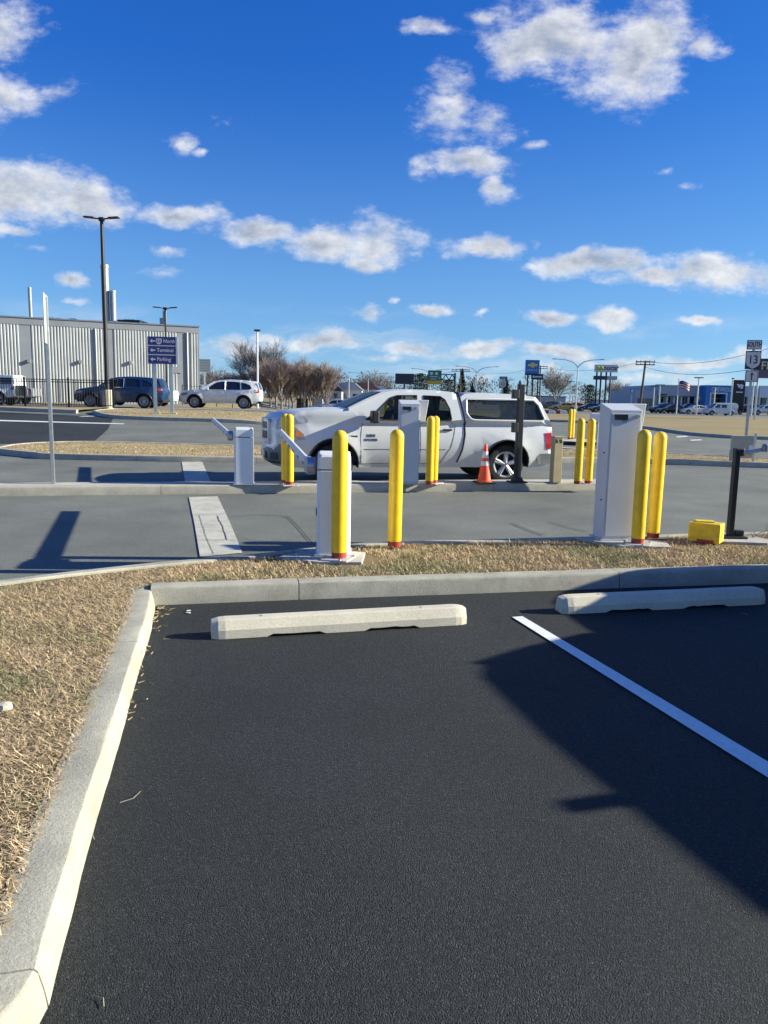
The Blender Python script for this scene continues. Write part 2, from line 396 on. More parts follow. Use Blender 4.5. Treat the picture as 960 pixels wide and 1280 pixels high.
def kerb(name, path, w=.17, h=.15, side=1, joint=3.0, m=None, batter=.015, zb=-.05, first=0):
    """kerb stones along the foot line; body lies to the left (side=1) of the path"""
    P = [Vector(p) for p in path]
    L = [0]
    for i in range(1,len(P)): L.append(L[-1]+(P[i]-P[i-1]).length)
    def pt(s):
        s = max(0, min(L[-1], s)); i = 0
        while i < len(L)-2 and L[i+1] < s: i += 1
        f = (s-L[i])/max(1e-9, L[i+1]-L[i]); q = P[i].lerp(P[i+1], f)
        a = P[max(i-(f<.5),0)]; b = P[min(i+1+(f>=.5),len(P)-1)]
        t = (b-a).normalized(); return q, t
    prof = [(0,zb),(.0,.0),(batter*.5,h*.45),(batter,h-.028),(batter+.004,h-.012),(batter+.014,h-.002),(batter+.024,h),(w*.6,h+.001),(w-.01,h),(w,h-.01),(w,zb)]
    mb = MB(); s = 0; seg = joint-first if first else joint
    while s < L[-1]-.02:
        e = min(s+seg, L[-1]); seg = joint
        n = max(2, int((e-s)/.12)) if e-s < 30 and joint < 4 else max(2, int((e-s)/.6))
        vs = []; k = len(prof)
        for i in range(n+1):
            q, t = pt(s+.004+(e-s-.008)*i/n); nn = Vector((-t.y,t.x))*side
            for (o, z) in prof:
                jit = 0 if joint > 4 else (random.random()-.5)*.0035
                x = q+nn*(o+jit); vs.append((x.x, x.y, z+T(x.x,x.y)+(jit if z > .05 else 0)))
        fs = []
        for i in range(n):
            for j in range(k-1): fs.append((i*k+j, i*k+j+1, (i+1)*k+j+1, (i+1)*k+j))
        fs.append(tuple(range(k))); fs.append(tuple(n*k+j for j in range(k)))
        mb.add(vs, fs, True); s = e
    return mb.build(name, m or M['kerb'], kind='structure', angle=32)

# base ground out to the horizon
g = MB(); xs = [-1500,-500,-200,-100]+XG+[100,200,500,1500]; xs = sorted(set(xs)); ys = [-300,-50,-5,5,15]+YG+[200,400,800,2500]
vs = [(x,y,T(x,y)-.03) for y in ys for x in xs]; nx = len(xs)
g.add(vs, [(j*nx+i, j*nx+i+1, (j+1)*nx+i+1, (j+1)*nx+i) for j in range(len(ys)-1) for i in range(nx-1)], True)
g.build('ground', M['far_grass'], kind='structure')

isl_left = smooth_path([(-1.85,6.05),(-1.80,5.9),(-1.64,5.25),(-1.46,4.4),(-1.28,3.59),(-1.11,2.78),(-1.02,2.39),(-0.93,2.0)],5)+smooth_path([(-0.93,1.98),(-.90,1.86),(-.93,1.68),(-1.03,1.45),(-1.3,1.15),(-1.8,.95),(-2.6,.85)],5)
near_kerb = [(-1.87,6.015),(-.63,6.30),(.8,6.60),(2.15,6.90),(3.7,7.22),(6,7.70),(9,8.35),(16,9.9)]
lane_kerb = smooth_path([(-6.4,-6),(-6.1,-1),(-5.6,2),(-4.9,4.0),(-4.1,5.3),(-3.16,6.22),(-2.67,6.62),(-1.99,7.08),(-1.4,7.40),(-.7,7.88),(-.34,8.10),(.18,8.29),(2.43,8.84),(4.77,9.43),(9,10.4),(16,12)],4)
# older grey road between everything
sheet('road', [(-60,-6),(-6.2,-6),(-6.0,-1),(-5.5,2),(-4.8,4.0),(-4.0,5.25),(-3.1,6.12),(-1.99,6.98),(-.7,7.78),(.18,8.2),(4.77,9.33),(16,11.9),(60,21),(60,33),(30,36),(18.3,38.2),(16.5,41),(17.1,52),(15.5,62.8),(-3,60),(-4,46),(-14,44),(-18,49),(-60,49)], 0, M['road'])
# the new black asphalt of the near lot
sheet('parking_lot', [(-1.82,6.05),(-1.66,5.3),(-1.48,4.4),(-1.30,3.59),(-1.13,2.78),(-1.04,2.39),(-.95,1.9),(-.97,1.6),(-1.1,1.4),(-1.4,1.1),(-2.6,.8),(-2.6,-8),(16,-8),(16,10),(9,8.4),(3.7,7.25),(2.15,6.95),(-.63,6.34)], .004, M['lot'])
sheet('side_parking_lot', [(-60,25),(-18,24.6),(-10.9,24.2),(-9.6,25.2),(-10.8,30),(-12.4,35.2),(-19,37.2),(-60,39)], .006, M['lot'])
# grass island round the near lot
isl = offset_path(isl_left, -.14)
island_poly = [(-2.6,.99)]+list(reversed(isl))+[(-1.9,6.18),(-.63,6.46),(2.15,7.06),(3.7,7.38),(9,8.52),(16,10.05),(16,11.9)]+[ (x,y-.08) for x,y in reversed(lane_kerb)]
ip = [p for i,p in enumerate(island_poly)]
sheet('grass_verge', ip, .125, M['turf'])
kerb('kerb', [(-1.92,6.24)]+isl_left, .20, .128, -1, 2.9, first=1.35, batter=.02)
kerb('kerb', near_kerb, .17, .153, 1, 2.95, first=1.75)
kerb('kerb', lane_kerb, .14, .15, -1, 3.0)
# concrete median of the first lane
u = Vector((math.cos(TH), math.sin(TH))); nrm = Vector((-u.y, u.x))
def RF(s, t, o=(0,13.85)): p = Vector(o)+u*s+nrm*t; return (p.x, p.y)
med = [RF(-30,0),RF(-12,0),RF(-6,0),RF(0,0),RF(3.5,0),RF(4.55,0)]
kerb('kerb', med, .20, .15, 1, 3.0, m=M['kerb2'], first=.9)
kerb('kerb', [RF(-30,.66),RF(-6,.66),RF(4.55,.66)], .12, .15, -1, 3.0, m=M['kerb2'])
sheet('median_slab', [RF(-30,.19),RF(4.5,.19),RF(4.5,.56),RF(-30,.56)], .148, M['slab'])
kerb('kerb', smooth_path([RF(4.5,0),RF(4.72,.06),RF(4.85,.22),RF(4.87,.36),RF(4.78,.54),RF(4.5,.66)],4), .2, .15, 1, 9, m=M['kerb2'])
# second, grassed island
i2f = [(-10.9,21.9),(-10.7,21.0),(-10.0,20.3),(-9.0,19.65),(-8.5,19.35),(-5.7,19.25),(-2.9,19.5),(0,20.1),(3,20.85),(6.0,21.45),(7.2,21.6),(8.6,21.3),(10.4,20.85),(16,19.6),(30,17)]
i2b = [(30,20),(16,22.2),(11.4,22.9),(9.05,24.3),(7,25.2),(3,25.0),(-3.54,24.0),(-8.9,24.3),(-10.5,23.6),(-10.95,22.6),(-10.9,21.9)]
kerb('kerb', smooth_path(i2f,4), .16, .15, 1, 3.0, m=M['kerb2']); kerb('kerb', smooth_path(i2b,4), .16, .15, 1, 3.0, m=M['kerb2'])
isl2_poly = offset_path(smooth_path(i2f,4), .14)+offset_path(smooth_path(i2b,4), .14)[1:-1]
sheet('grass_island', isl2_poly, .13, M['grass'])
# sign island on the left, lot edge kerbs
sf = smooth_path([(-14.2,37.4),(-13.5,36.2),(-12.6,35.0),(-11.1,34.3),(-8.5,34.0),(-5,33.9),(-1,34.6),(4,35.8),(8,37.5)],4)
sb = smooth_path([(8,37.5),(7,39.5),(0,40.2),(-6,39.8),(-12,40.0),(-14.0,39.2),(-14.2,37.4)],4)
kerb('kerb', sf, .18, .15, 1, 5.0, m=M['kerb2']); kerb('kerb', sb, .18, .15, 1, 5.0, m=M['kerb2'])
sheet('grass_island', offset_path(sf,.15)+offset_path(sb,.15)[1:-1], .13, M['grass'])
kerb('kerb', [(-40,39.6),(-22,38.8),(-19,38.4),(-16.8,37.6),(-14.9,37.2)], .18, .17, 1, 5.0, m=M['kerb2'])
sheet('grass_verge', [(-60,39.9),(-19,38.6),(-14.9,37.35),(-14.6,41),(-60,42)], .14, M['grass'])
# parking strip behind the fence and the berm in front of the parked cars
sheet('grass_verge', [(-14.2,42.0),(-3.5,42.5),(-3.0,45.2),(-14.4,44.6)], .10, M['grass'])
kerb('kerb', [(-8.5,41.9),(-3.4,42.3)], .18, .15, 1, 5.0, m=M['kerb2'])
# concrete island of the exit booths, far right grass median with kerb
sheet('median_slab', [G(684,549,.1),G(748,551,.1),G(752,555,.1),G(684,552,.1)], .15, M['slab'])
kerb('kerb', [G(684,553,0),G(752,556,0)], .18, .15, 1, 6, m=M['kerb2'])
kerb('kerb', [G(682,563,0),G(745,567,0)], .5, .12, 1, 6, m=M['kerb2'])
mf = smooth_path([(10,66),(15.5,62.6),(17.1,52),(16.6,43),(17.0,40),(18.8,38),(30,36),(60,32)],4)
kerb('kerb', mf, .2, .16, 1, 8, m=M['kerb'])
sheet('grass_median', offset_path(mf,.18)+[(110,60),(90,88),(46,93),(33,100),(8,88)], .13, M['far_grass'])
sheet('highway', [(-120,92),(-40,88),(8,86),(33,98.5),(46,92),(90,87),(200,70),(260,118),(46,122),(0,128),(-120,130)], .01, M['highway'])
sheet('dealer_lot', [(14,134),(46,124),(260,121),(300,260),(0,260),(0,140)], .02, M['highway'])
sheet('far_lot', [(-60,50),(-16,50),(-14.4,45),(-3,45.6),(-3,50),(2,53),(2,57),(-60,64)], .008, M['highway'])

# painted marks
def strip(name, poly, z=.010, m='paint'): return sheet(name, poly, z, M[m])
strip('bay_line', [G(640,773),G(653,772),G(960,955),G(960,975)], .012)
mm = G(960,950); 
def bar(px, z):
    return [G(*p) for p in px]
strip('stop_bar', bar([(236,622),(272,621),(288,655),(303,692),(250,697),(243,655)],0), .010, 'oldpaint')
strip('stop_bar', bar([(227,577),(252,576),(265,606),(232,607)],0), .010, 'oldpaint')
strip('lot_line', [(-18.3,33.0),(-10.9,32.3),(-10.9,32.0),(-18.3,32.5)], .014)
strip('lot_line', [(-14.0,35.2),(-12.5,36.6),(-12.3,36.5),(-13.8,35.1)], .014)
strip('road_line', [G(845,546),G(858,545),G(860,546),G(846,547)], .01); strip('road_line', [G(862,550),G(876,549.5),G(878,550.5),G(864,551)], .01)
# cracks and joints in the pavement
def crack(pts, w=.012, z=.016, jit=.01):
    P = [Vector(G(*p)) for p in pts]; Q = []
    for i in range(len(P)-1):
        n = max(2, int((P[i+1]-P[i]).length/.08))
        for k in range(n): 
            q = P[i].lerp(P[i+1], k/n); Q.append(q+Vector(((random.random()-.5)*jit,(random.random()-.5)*jit)))
    Q.append(P[-1]); Lp = offset_path([(q.x,q.y) for q in Q], w/2); Rp = offset_path([(q.x,q.y) for q in Q], -w/2)
    mb = MB(); n = len(Q); mb.add([(a[0],a[1],z) for a in Lp]+[(a[0],a[1],z) for a in Rp], [(i,i+1,n+i+1,n+i) for i in range(n-1)])
    return mb.build('pavement_crack', M['crack'], kind='structure')
crack([(359,645),(375,662),(394,684)], .012, .012, .004)
crack([(290,646),(320,644),(350,645),(359,648)], .012, .012)
crack([(300,673),(330,678),(360,676),(385,680)], .010, .012)
crack([(272,646),(278,660),(284,676)], .010, .014, .02); crack([(249,645),(256,668),(267,694)], .006, .014)
crack([(240,644),(262,645),(281,644)], .008, .014); crack([(243,660),(275,661)], .006, .014); crack([(247,676),(293,676)], .006, .014)
crack([(640,655),(662,664),(680,670)], .02, .012, .004); crack([(686,653),(710,660),(735,666)], .014, .012, .004)
crack([(600,640),(660,636),(740,640)], .006, .012)

# ------------------------------------------------------------------ grass blades
def inside(x, y, poly):
    c = np.zeros(x.shape, bool); n = len(poly); j = n-1
    for i in range(n):
        xi, yi = poly[i]; xj, yj = poly[j]
        if yi != yj:
            c ^= ((yi > y) != (yj > y)) & (x < (xj-xi)*(y-yi)/(yj-yi)+xi)
        j = i
    return c
gm, n_, l_, b_ = nt('grass_blades')
at_ = n_.new('ShaderNodeAttribute'); at_.attribute_name = 'Col'; l_.new(at_.outputs['Color'], b_.inputs['Base Color'])
b_.inputs['Roughness'].default_value = .75; b_.inputs['Specular IOR Level'].default_value = .15
def vnoise(x, y, s, seed):
    r = np.random.default_rng(seed); g = r.random((64,64)); x = x*s+20; y = y*s+20
    xi = np.floor(x).astype(int); yi = np.floor(y).astype(int); fx = x-xi; fy = y-yi
    fx = fx*fx*(3-2*fx); fy = fy*fy*(3-2*fy)
    a = g[xi%64,yi%64]; b = g[(xi+1)%64,yi%64]; c = g[xi%64,(yi+1)%64]; d = g[(xi+1)%64,(yi+1)%64]
    return (a*(1-fx)+b*fx)*(1-fy)+(c*(1-fx)+d*fx)*fy
def blades(name, poly, box, dens, length, width, z, lean=(35,80), green=.25, excl=(), label=None):
    x0,x1,y0,y1 = box; N = int((x1-x0)*(y1-y0)*dens)
    x = rng.uniform(x0,x1,N); y = rng.uniform(y0,y1,N)
    k = inside(x, y, poly)
    for (ex,ey,er) in excl: k &= ((x-ex)**2+(y-ey)**2 > (er*(0.8+.4*rng.random(N)))**2)
    cl = vnoise(x,y,1.9,1)*.6+vnoise(x,y,6,2)*.4
    k &= rng.random(N) < (.55+.7*cl)
    x = x[k]; y = y[k]; cl = cl[k]; N = len(x)
    zt = np.array([T(a,b) for a,b in zip(x,y)]) if y.max() > 21 else np.zeros(N)
    gr = vnoise(x,y,1.3,5)*.6+vnoise(x,y,4,6)*.4
    Ln = length*(.45+rng.random(N)*.9)*(.8+.4*vnoise(x,y,5,9)); W = width*(.6+.8*rng.random(N))
    th = np.radians(rng.uniform(lean[0],lean[1],N)); az = rng.uniform(0,2*np.pi,N)+vnoise(x,y,3,11)*3
    d1 = np.stack([np.cos(az)*np.sin(th),np.sin(az)*np.sin(th),np.cos(th)],1)
    th2 = np.minimum(th+np.radians(rng.uniform(5,45,N)), np.radians(98)); az2 = az+rng.uniform(-.6,.6,N)
    d2 = np.stack([np.cos(az2)*np.sin(th2),np.sin(az2)*np.sin(th2),np.cos(th2)],1)
    sd = np.stack([-np.sin(az),np.cos(az),np.zeros(N)],1)*W[:,None]/2
    p0 = np.stack([x,y,z+zt+rng.uniform(0,.012,N)],1); p1 = p0+d1*Ln[:,None]*.5; p2 = p1+d2*Ln[:,None]*.5
    V = np.stack([p0-sd,p0+sd,p1-sd*.8,p1+sd*.8,p2],1).reshape(-1,3)
    o = np.arange(N)*5
    loops = np.stack([o,o+1,o+3,o+2,o+2,o+3,o+4],1).ravel()
    me = bpy.data.meshes.new(name); me.vertices.add(N*5); me.vertices.foreach_set('co', V.ravel())
    me.loops.add(N*7); me.loops.foreach_set('vertex_index', loops)
    me.polygons.add(N*2)
    st = (np.arange(N)*7)[:,None]+np.array([0,4]); me.polygons.foreach_set('loop_start', st.ravel())
    me.polygons.foreach_set('loop_total', np.tile([4,3],N))
    me.update(calc_edges=True)
    straw = np.array([.78,.61,.37]); tan = np.array([.52,.36,.195]); grn = np.array([.28,.275,.13]); drk = np.array([.15,.10,.05])
    t = rng.random(N)[:,None]; C = straw*t+tan*(1-t)
    isg = rng.random(N) < np.clip((gr-.5)*3.2+green,0,.8); C[isg] = grn*(.7+rng.random(isg.sum())[:,None]*.9)
    isd = rng.random(N) < .14; C[isd] = drk
    C *= (.75+.5*rng.random(N))[:,None]
    ca = me.color_attributes.new('Col','FLOAT_COLOR','POINT')
    ca.data.foreach_set('color', np.repeat(np.concatenate([C,np.ones((N,1))],1),5,axis=0).ravel().astype(np.float32))
    me.materials.append(gm); ob = bpy.data.objects.new(name, me); col.objects.link(ob)
    ob['kind'] = 'stuff'; ob['label'] = label; ob['category'] = 'grass'
    return ob
bare = [(-.4,7.35,.42),(.12,7.98,.15),(2.7,8.5,.34),(3.05,8.75,.25),(3.75,8.65,.25),(2.3,8.6,.2),(4.15,8.75,.35)]
blades('dry_grass', offset_path(isl_left,-.15)[::-1]+[(-1.86,6.22),(-1.4,6.33),(-1.2,7.3),(-1.99,6.85),(-3.1,6.0),(-4.0,5.1),(-4.8,3.8),(-5.4,1),(-2.6,1.1)], (-5,-.9,1,7.4), 11500, .050, .0030, .125, (50,92), .09, label='close dead straw-coloured grass beside the left kerb of the near lot')
blades('dry_grass', [(-1.4,6.34),(-.63,6.49),(2.15,7.09),(3.7,7.41),(9,8.55),(9,10.3),(4.77,9.28),(2.43,8.68),(.18,8.14),(-.34,7.95),(-.7,7.72),(-1.4,7.2),(-1.9,6.9),(-1.9,6.24)], (-1.9,9,6.2,10.3), 6200, .048, .0042, .125, (25,82), .30, bare, label='tufted straw and green grass strip between near kerb and lane')
blades('dry_grass', isl2_poly, (-11,16,19,26), 750, .06, .010, .12, (45,85), .0, label='tan dry grass covering the second island behind the pickup')
blades('dry_grass', offset_path(sf,.15)+offset_path(sb,.15)[1:-1], (-15,8,33,41), 260, .07, .02, .11, (45,85), .0, label='tan dry grass round the legs of the blue direction sign')

# ------------------------------------------------------------------ near street furniture
def wheel_stop(a, b, label):
    a = Vector(a); b = Vector(b); d = (b-a); L = d.length; rz = math.atan2(d.y,d.x)
    t = thing('wheel_stop', label, 'wheel stop', (a.x,a.y,.006), rz, 'concrete wheel stops')
    hw = .085; mb = MB(); n = 40; k = 0; rings = []
    def ring(x, s, zb):
        return [(x,-hw*s,zb),(x,-hw*s,.055*s+.01),(x,-hw*.62*s,.128-(1-s)*.05),(x,-hw*.5*s,.135-(1-s)*.05),(x,hw*.5*s,.135-(1-s)*.05),(x,hw*.62*s,.128-(1-s)*.05),(x,hw*s,.055*s+.01),(x,hw*s,zb)]
    for i in range(n+1):
        x = L*i/n; e = min(x, L-x); s = .80+.20*min(1, e/.07)
        zb = .0
        if .42 < x < .78 or L-.78 < x < L-.42: zb = .014+random.random()*.008
        if i in (0,n): s = .72
        rings.append(ring(x, s, zb))
    vs = [p for r in rings for p in r]; fs = []
    for i in range(n):
        for j in range(8): fs.append((i*8+j, i*8+(j+1)%8, (i+1)*8+(j+1)%8, (i+1)*8+j))
    fs += [tuple(range(8)), tuple(n*8+j for j in range(8))]
    mb.add(vs, fs); mb.build('block', M['stop'], t, bevel=.004)
    for x in (.35, L-.35):
        MB().lathe([(0,.1375),(.012,.1375),(.016,.133)], 10, (x,0,0)).build('anchor_pin', M['steel'], t)
    return t
wheel_stop(G(264,797), (.63,5.72), 'long pale concrete wheel stop in the sunlit near bay')
wheel_stop((1.43,6.05), (3.28,6.49), 'pale concrete wheel stop mostly in the shadow, right of the white line')

def make_bollard():
    t = thing('bollard', '', 'bollard', (0,0,0), 0)
    r = .073; h = 1.24; pr = [(r,.07)]+[(r,.07+(h-.07-r)*i/6) for i in range(1,7)]
    pr += [(r*math.cos(R(a)), h-r+r*math.sin(R(a))) for a in (15,30,45,60,75,88)]+[(0,h)]
    MB().lathe(pr, 28).build('sleeve', M['yellow'], t)
    MB().lathe([(.069,.012),(.069,.071)], 24).build('base_band', M['redband'], t)
    return t
bprot = make_bollard()
def bollard(x, y, z, label, plate=False, sc=1.0, tilt=0, group='yellow bollards', cache=[0]):
    if cache[0] == 0: b = bprot; cache[0] = 1
    else: b = copy_tree(bprot)
    b.location = (x,y,z); b.scale = (1,1,sc); b.rotation_euler = (R(random.uniform(-.4,.4)), R(tilt), R(random.uniform(0,90)))
    b['label'] = label; b['group'] = group
    if plate:
        MB().box((0,0,.008),(.30,.26,.014), rz=.3).build('base_plate', M['plate'], b)
        for i in (-1,1):
            for j in (-1,1): MB().lathe([(0,.03),(.012,.03),(.012,.012)], 6, (i*.115,j*.095,0)).build('bolt', M['steel'], b)
    return b
bollard(.115, 7.97, .14, 'lone yellow bollard on the grass strip right of the nearest barrier cabinet')
bollard(-.43, 7.28, .15, 'yellow bollard standing right in front of the nearest barrier cabinet', True)
bollard(2.81, 8.36, .15, 'yellow bollard closest to the tall grey ticket machine, on a base plate', True, 1.02)
bollard(3.13, 8.80, .14, 'yellow bollard on the verge between the ticket machine pair and the yellow block')
bollard(-1.77, 13.62, .15, 'left one of the yellow bollards in front of the pickup nose', False)
bollard(-1.665, 13.38, .15, 'right one of the yellow bollards in front of the pickup nose', True)
bollard(.815, 13.90, .15, 'left yellow bollard of the pair in front of the rear cab door', False)
bollard(.905, 14.10, .15, 'right yellow bollard of the pair in front of the rear cab door', True)
bollard(3.64, 14.42, .15, 'bright yellow median bollard left of the tall ticket machine', False)
bollard(3.86, 14.50, .15, 'duller yellow median bollard just left of the tall ticket machine', True)
bollard(7.56, 31.7, .15, 'left yellow bollard on the distant concrete island right of the pickup')
bollard(7.73, 31.9, .15, 'right yellow bollard on the distant concrete island right of the pickup')
bollard(0.02, 20.6, .14, 'yellow bollard glimpsed through the pickup cab windows', False, 1.2)

# concrete pads
MB().prism([(-1.03,7.30),(-.62,7.12),(-.20,7.14),(-.18,7.62),(-.62,7.74),(-.78,7.70)], .05, .152, 'z').build('concrete_pad', M['slab'], bevel=.006, kind='structure')
MB().prism([(2.15,8.72),(2.6,8.22),(3.12,8.20),(3.2,8.55),(2.75,8.78)], .05, .156, 'z').build('concrete_pad', M['slab'], bevel=.006, kind='structure')
MB().prism([(3.72,8.62),(4.35,8.55),(4.5,8.72),(4.40,9.02),(3.78,8.98)], .05, .156, 'z').build('concrete_pad', M['slab'], bevel=.006, kind='structure')

def barrier(loc, rz, label, arm_vec, arm_z, hh=1.0):
    t = thing('barrier_gate', label, 'barrier gate', loc, rz, 'barrier gates')
    w, d = .33, .36
    pr = [(-w/2,-d/2+.03),(-w/2+.03,-d/2),(w/2-.03,-d/2),(w/2,-d/2+.03),(w/2,d/2),(-w/2,d/2)]
    MB().prism(pr, 0, hh-.16, 'z').build('cabinet', M['white'], t, bevel=.006)
    mb = MB(); top = [(x*.985,y*.985,hh-.148) for x,y in pr]+[(x*.97,y*.97,hh-.03+.03*(y>0)) for x,y in pr]+[(x*.86,y*.86,hh+.015*(y>0)-.005) for x,y in pr]
    n = 6; fs = [(i,(i+1)%n,(i+1)%n+n,i+n) for i in range(n)]+[(i+n,(i+1)%n+n,(i+1)%n+2*n,i+2*n) for i in range(n)]+[tuple(range(12,18)),tuple(range(6))]
    mb.add(top, fs); mb.build('lid', M['white'], t, bevel=.004)
    MB().box((-w/2-.006,-.03,.42),(.012,.03,.07)).build('lock', M['plastic'], t)
    MB().bb(-w/2-.02,w/2+.02,-d/2-.02,d/2+.02,-.0,.016).build('base_frame', M['plate'], t)
    # arm on the left side, reaching across the lane
    px = Vector((-w/2-.07, .02, arm_z)); v = Vector(arm_vec); e = px+v
    hub = MB().lathe([(0,-.03),(.075,-.03),(.085,-.02),(.085,.05),(.04,.07),(0,.07)],20,(0,0,0)).build('hub', M['steel'], t)
    hub.location = px+Vector((.02,0,0)); hub.rotation_euler = (0, -math.pi/2, 0)
    dirn = v.normalized(); rz2 = math.atan2(v.y, v.x); ry = -math.asin(dirn.z)
    c = px+v*.5; a = MB().box((0,0,0),(v.length,.035,.105))
    ao = a.build('arm', M['white'], t, bevel=.008); ao.location = c; ao.rotation_euler = (0,ry,rz2)
    for k in range(6):
        rs = MB().box((-v.length*.5+v.length*(.14+.15*k),-.0,-.035),(v.length*.05,.039,.025)).build('dark_stripe', M['redstripe'], t)
        rs.location = c; rs.rotation_euler = (0,ry,rz2)
    cl = MB().box((-v.length*.5+.12,0,-.01),(.30,.07,.15)).build('arm_clamp', M['steel'], t, bevel=.01); cl.location = c; cl.rotation_euler = (0,ry,rz2)
    return t
barrier((-.50,7.56,.152), R(4), 'nearest white barrier cabinet with raised arm, behind a yellow bollard', (-.52,3.55,.15), .87, 1.0)
barrier((-2.47,13.45,.152), R(8), 'farther white barrier cabinet on the median left of the pickup', (-.65,4.33,.14), .84, .98)

def ticket(loc, rz, label, hh=1.5, small=1.0, w=.36):
    t = thing('ticket_machine', label, 'ticket machine', loc, rz, 'ticket machines')
    d = .30
    mb = MB(); bx = [(-w/2,-d/2),(w/2,-d/2),(w/2,d/2),(-w/2,d/2)]
    vs = [(x,y,0) for x,y in bx]+[(bx[0][0],bx[0][1],hh-.07),(bx[1][0],bx[1][1],hh-.07),(bx[2][0],bx[2][1],hh),(bx[3][0],bx[3][1],hh)]
    mb.add(vs, [(3,2,1,0),(4,5,6,7),(0,1,5,4),(1,2,6,5),(2,3,7,6),(3,0,4,7)]); mb.build('cabinet', M['grey'], t, bevel=.008)
    mb = MB().box((0,-d/2-.004,hh*.5-.03),(w-.04,.008,hh-.16)); mb.build('door', M['grey'], t, bevel=.003)
    MB().box((-.06,-d/2-.012,hh-.15),(.15,.010,.06)).build('display', M['screen'], t)
    MB().box((-.02,-d/2-.011,hh-.195),(.055,.008,.035)).build('sticker', M['blue_sticker'], t)
    MB().lathe([(0,-.022),(.02,-.022),(.022,0)],16,(w/2-.055,-d/2,hh-.14),'y').build('lock', M['chrome'], t)
    for z in (.45, .98): s = MB().lathe([(0,-.01),(.009,-.01),(.011,0)],10,(0,0,0),'y').build('screw', M['plastic'], t); s.location = (-w/2,-.05,z); s.rotation_euler = (0,0,R(-90))
    # reader housing on the lane side, leaning
    mb = MB(); z0, z1 = hh-.50*small, hh-.0
    q = [(-w/2+.26,z0),(w/2+.15,z0),(w/2+.21,z1),(-w/2+.26,z1)]
    mb.prism(q, d/2+.05, d/2+.24, 'y'); mb.build('reader_housing', M['grey'], t, bevel=.01)
    MB().box((.1,d/2+.03,hh-.25),(.12,.07,.12)).build('bracket', M['steel'], t)
    MB().bb(-w/2-.03,w/2+.03,-d/2-.03,d/2+.03,0,.014).build('base_frame', M['plate'], t)
    return t
ticket((2.63,8.68,.157), R(7), 'tall grey ticket machine on its pad at the verge, beside two yellow bollards', 1.53, 1.0, .37)
ticket((.42,14.03,.15), R(6), 'grey ticket machine on the median in front of the pickup door', 1.52, .8)

# tall black post, short black post with arm
t = thing('camera_post', 'tall black post with bolted base in front of the pickup rear wheel', 'post', (2.52,14.55,.15), TH)
MB().bb(-.06,.06,-.05,.05,.02,1.84).build('pole', M['black'], t, bevel=.01)
MB().box((0,0,.015),(.34,.26,.03)).build('base_plate', M['black'], t, bevel=.01)
MB().box((0,0,.07),(.2,.16,.08), taper=.7).build('collar', M['black'], t)
MB().box((-.11,0,1.66),(.12,.12,.17)).build('camera_box', M['plastic'], t, bevel=.012)
MB().box((-.10,-.01,1.04),(.10,.12,.18)).build('intercom', M['plastic'], t, bevel=.01)
MB().box((-.03,0,1.88),(.05,.06,.08), taper=.3).build('cap', M['black'], t)
MB().tube([(.05,0,1.66),(.11,0,1.70),(.12,0,1.80),(.07,0,1.83)],.012,6).build('cable', M['rubber'], t)
t = thing('camera_post', 'short black post with grey swivel arm, right of the yellow block', 'post', (4.05,8.86,.156), R(3))
MB().bb(-.030,.030,-.04,.04,.0,1.02).build('pole', M['black'], t, bevel=.006)
MB().box((.03,0,.012),(.28,.2,.024)).build('base_plate', M['black'], t, bevel=.006)
MB().box((.10,0,.06),(.10,.08,.06)).build('foot_bracket', M['black'], t, bevel=.006)
MB().box((.02,0,1.00),(.11,.08,.09)).build('head', M['plastic'], t, bevel=.012)
MB().tube([(.06,0,.98),(.18,0,1.01),(.30,.02,1.03)],.022,8).build('arm', M['steel'], t)
MB().lathe([(0,-.04),(.032,-.04),(.038,-.025),(.038,.035),(.02,.05),(0,.05)],16,(.33,0,1.05),'z').build('sensor', mat('blue_grey_sensor',(.16,.2,.26),.4), t)
# square tan post with arrow marks
t = thing('square_post', 'square tan post with black marks near its top, behind the pickup bumper', 'post', (3.28,14.72,.15), TH)
MB().bb(-.085,.085,-.085,.085,0,.86).build('post', M['beige2'], t, bevel=.006)
MB().bb(-.095,.095,-.095,.095,.86,.885).build('cap', M['beige2'], t, bevel=.004)
mb = MB(); 
for x in (-.045,.04): mb.prism([(x-.03,.83),(x+.01,.83),(x+.03,.76),(x-.01,.76)], -.089,-.086,'y')
mb.build('arrow_marks', M['signblack'], t)
# traffic cone
t = thing('traffic_cone', 'orange traffic cone with two white bands and black base', 'traffic cone', (1.87,14.32,.15), .2)
MB().box((0,0,.018),(.36,.36,.036)).build('base', M['rubber'], t, bevel=.015)
def cr(z): return .13-(.13-.026)*(z-.036)/(.71-.036)
MB().lathe([(.15,.036),(.15,.05),(cr(.05),.055)]+[(cr(z),z) for z in (.1,.2,.3,.33)]+[(cr(.33)-.002,.331),(cr(.42)-.002,.419),(cr(.42),.42),(cr(.47),.47),(cr(.47)-.002,.471),(cr(.60)-.002,.599),(cr(.6),.6),(cr(.68),.68),(.028,.70),(.022,.73),(0,.73)],24).build('cone', M['orange'], t)
MB().lathe([(cr(.335)+.001,.335),(cr(.415)+.001,.415)],24).build('reflective_band', M['reflect'], t)
MB().lathe([(cr(.475)+.001,.475),(cr(.595)+.001,.595)],24).build('reflective_band', M['reflect'], t)
# yellow block
t = thing('yellow_block', 'scuffed yellow painted block lying at the short black post', 'block', (3.67,8.62,.15), R(-35))
mb = MB().bb(-.17,.17,-.115,.115,0,.22); mb.build('block', M['yellow2'], t, bevel=.012)
MB().box((.02,-.116,.02),(.18,.006,.035)).build('red_edge', M['redband'], t)
MB().box((-.03,.02,.228),(.20,.13,.014), rz=.35).build('lid_flap', M['yellow2'], t, bevel=.004)
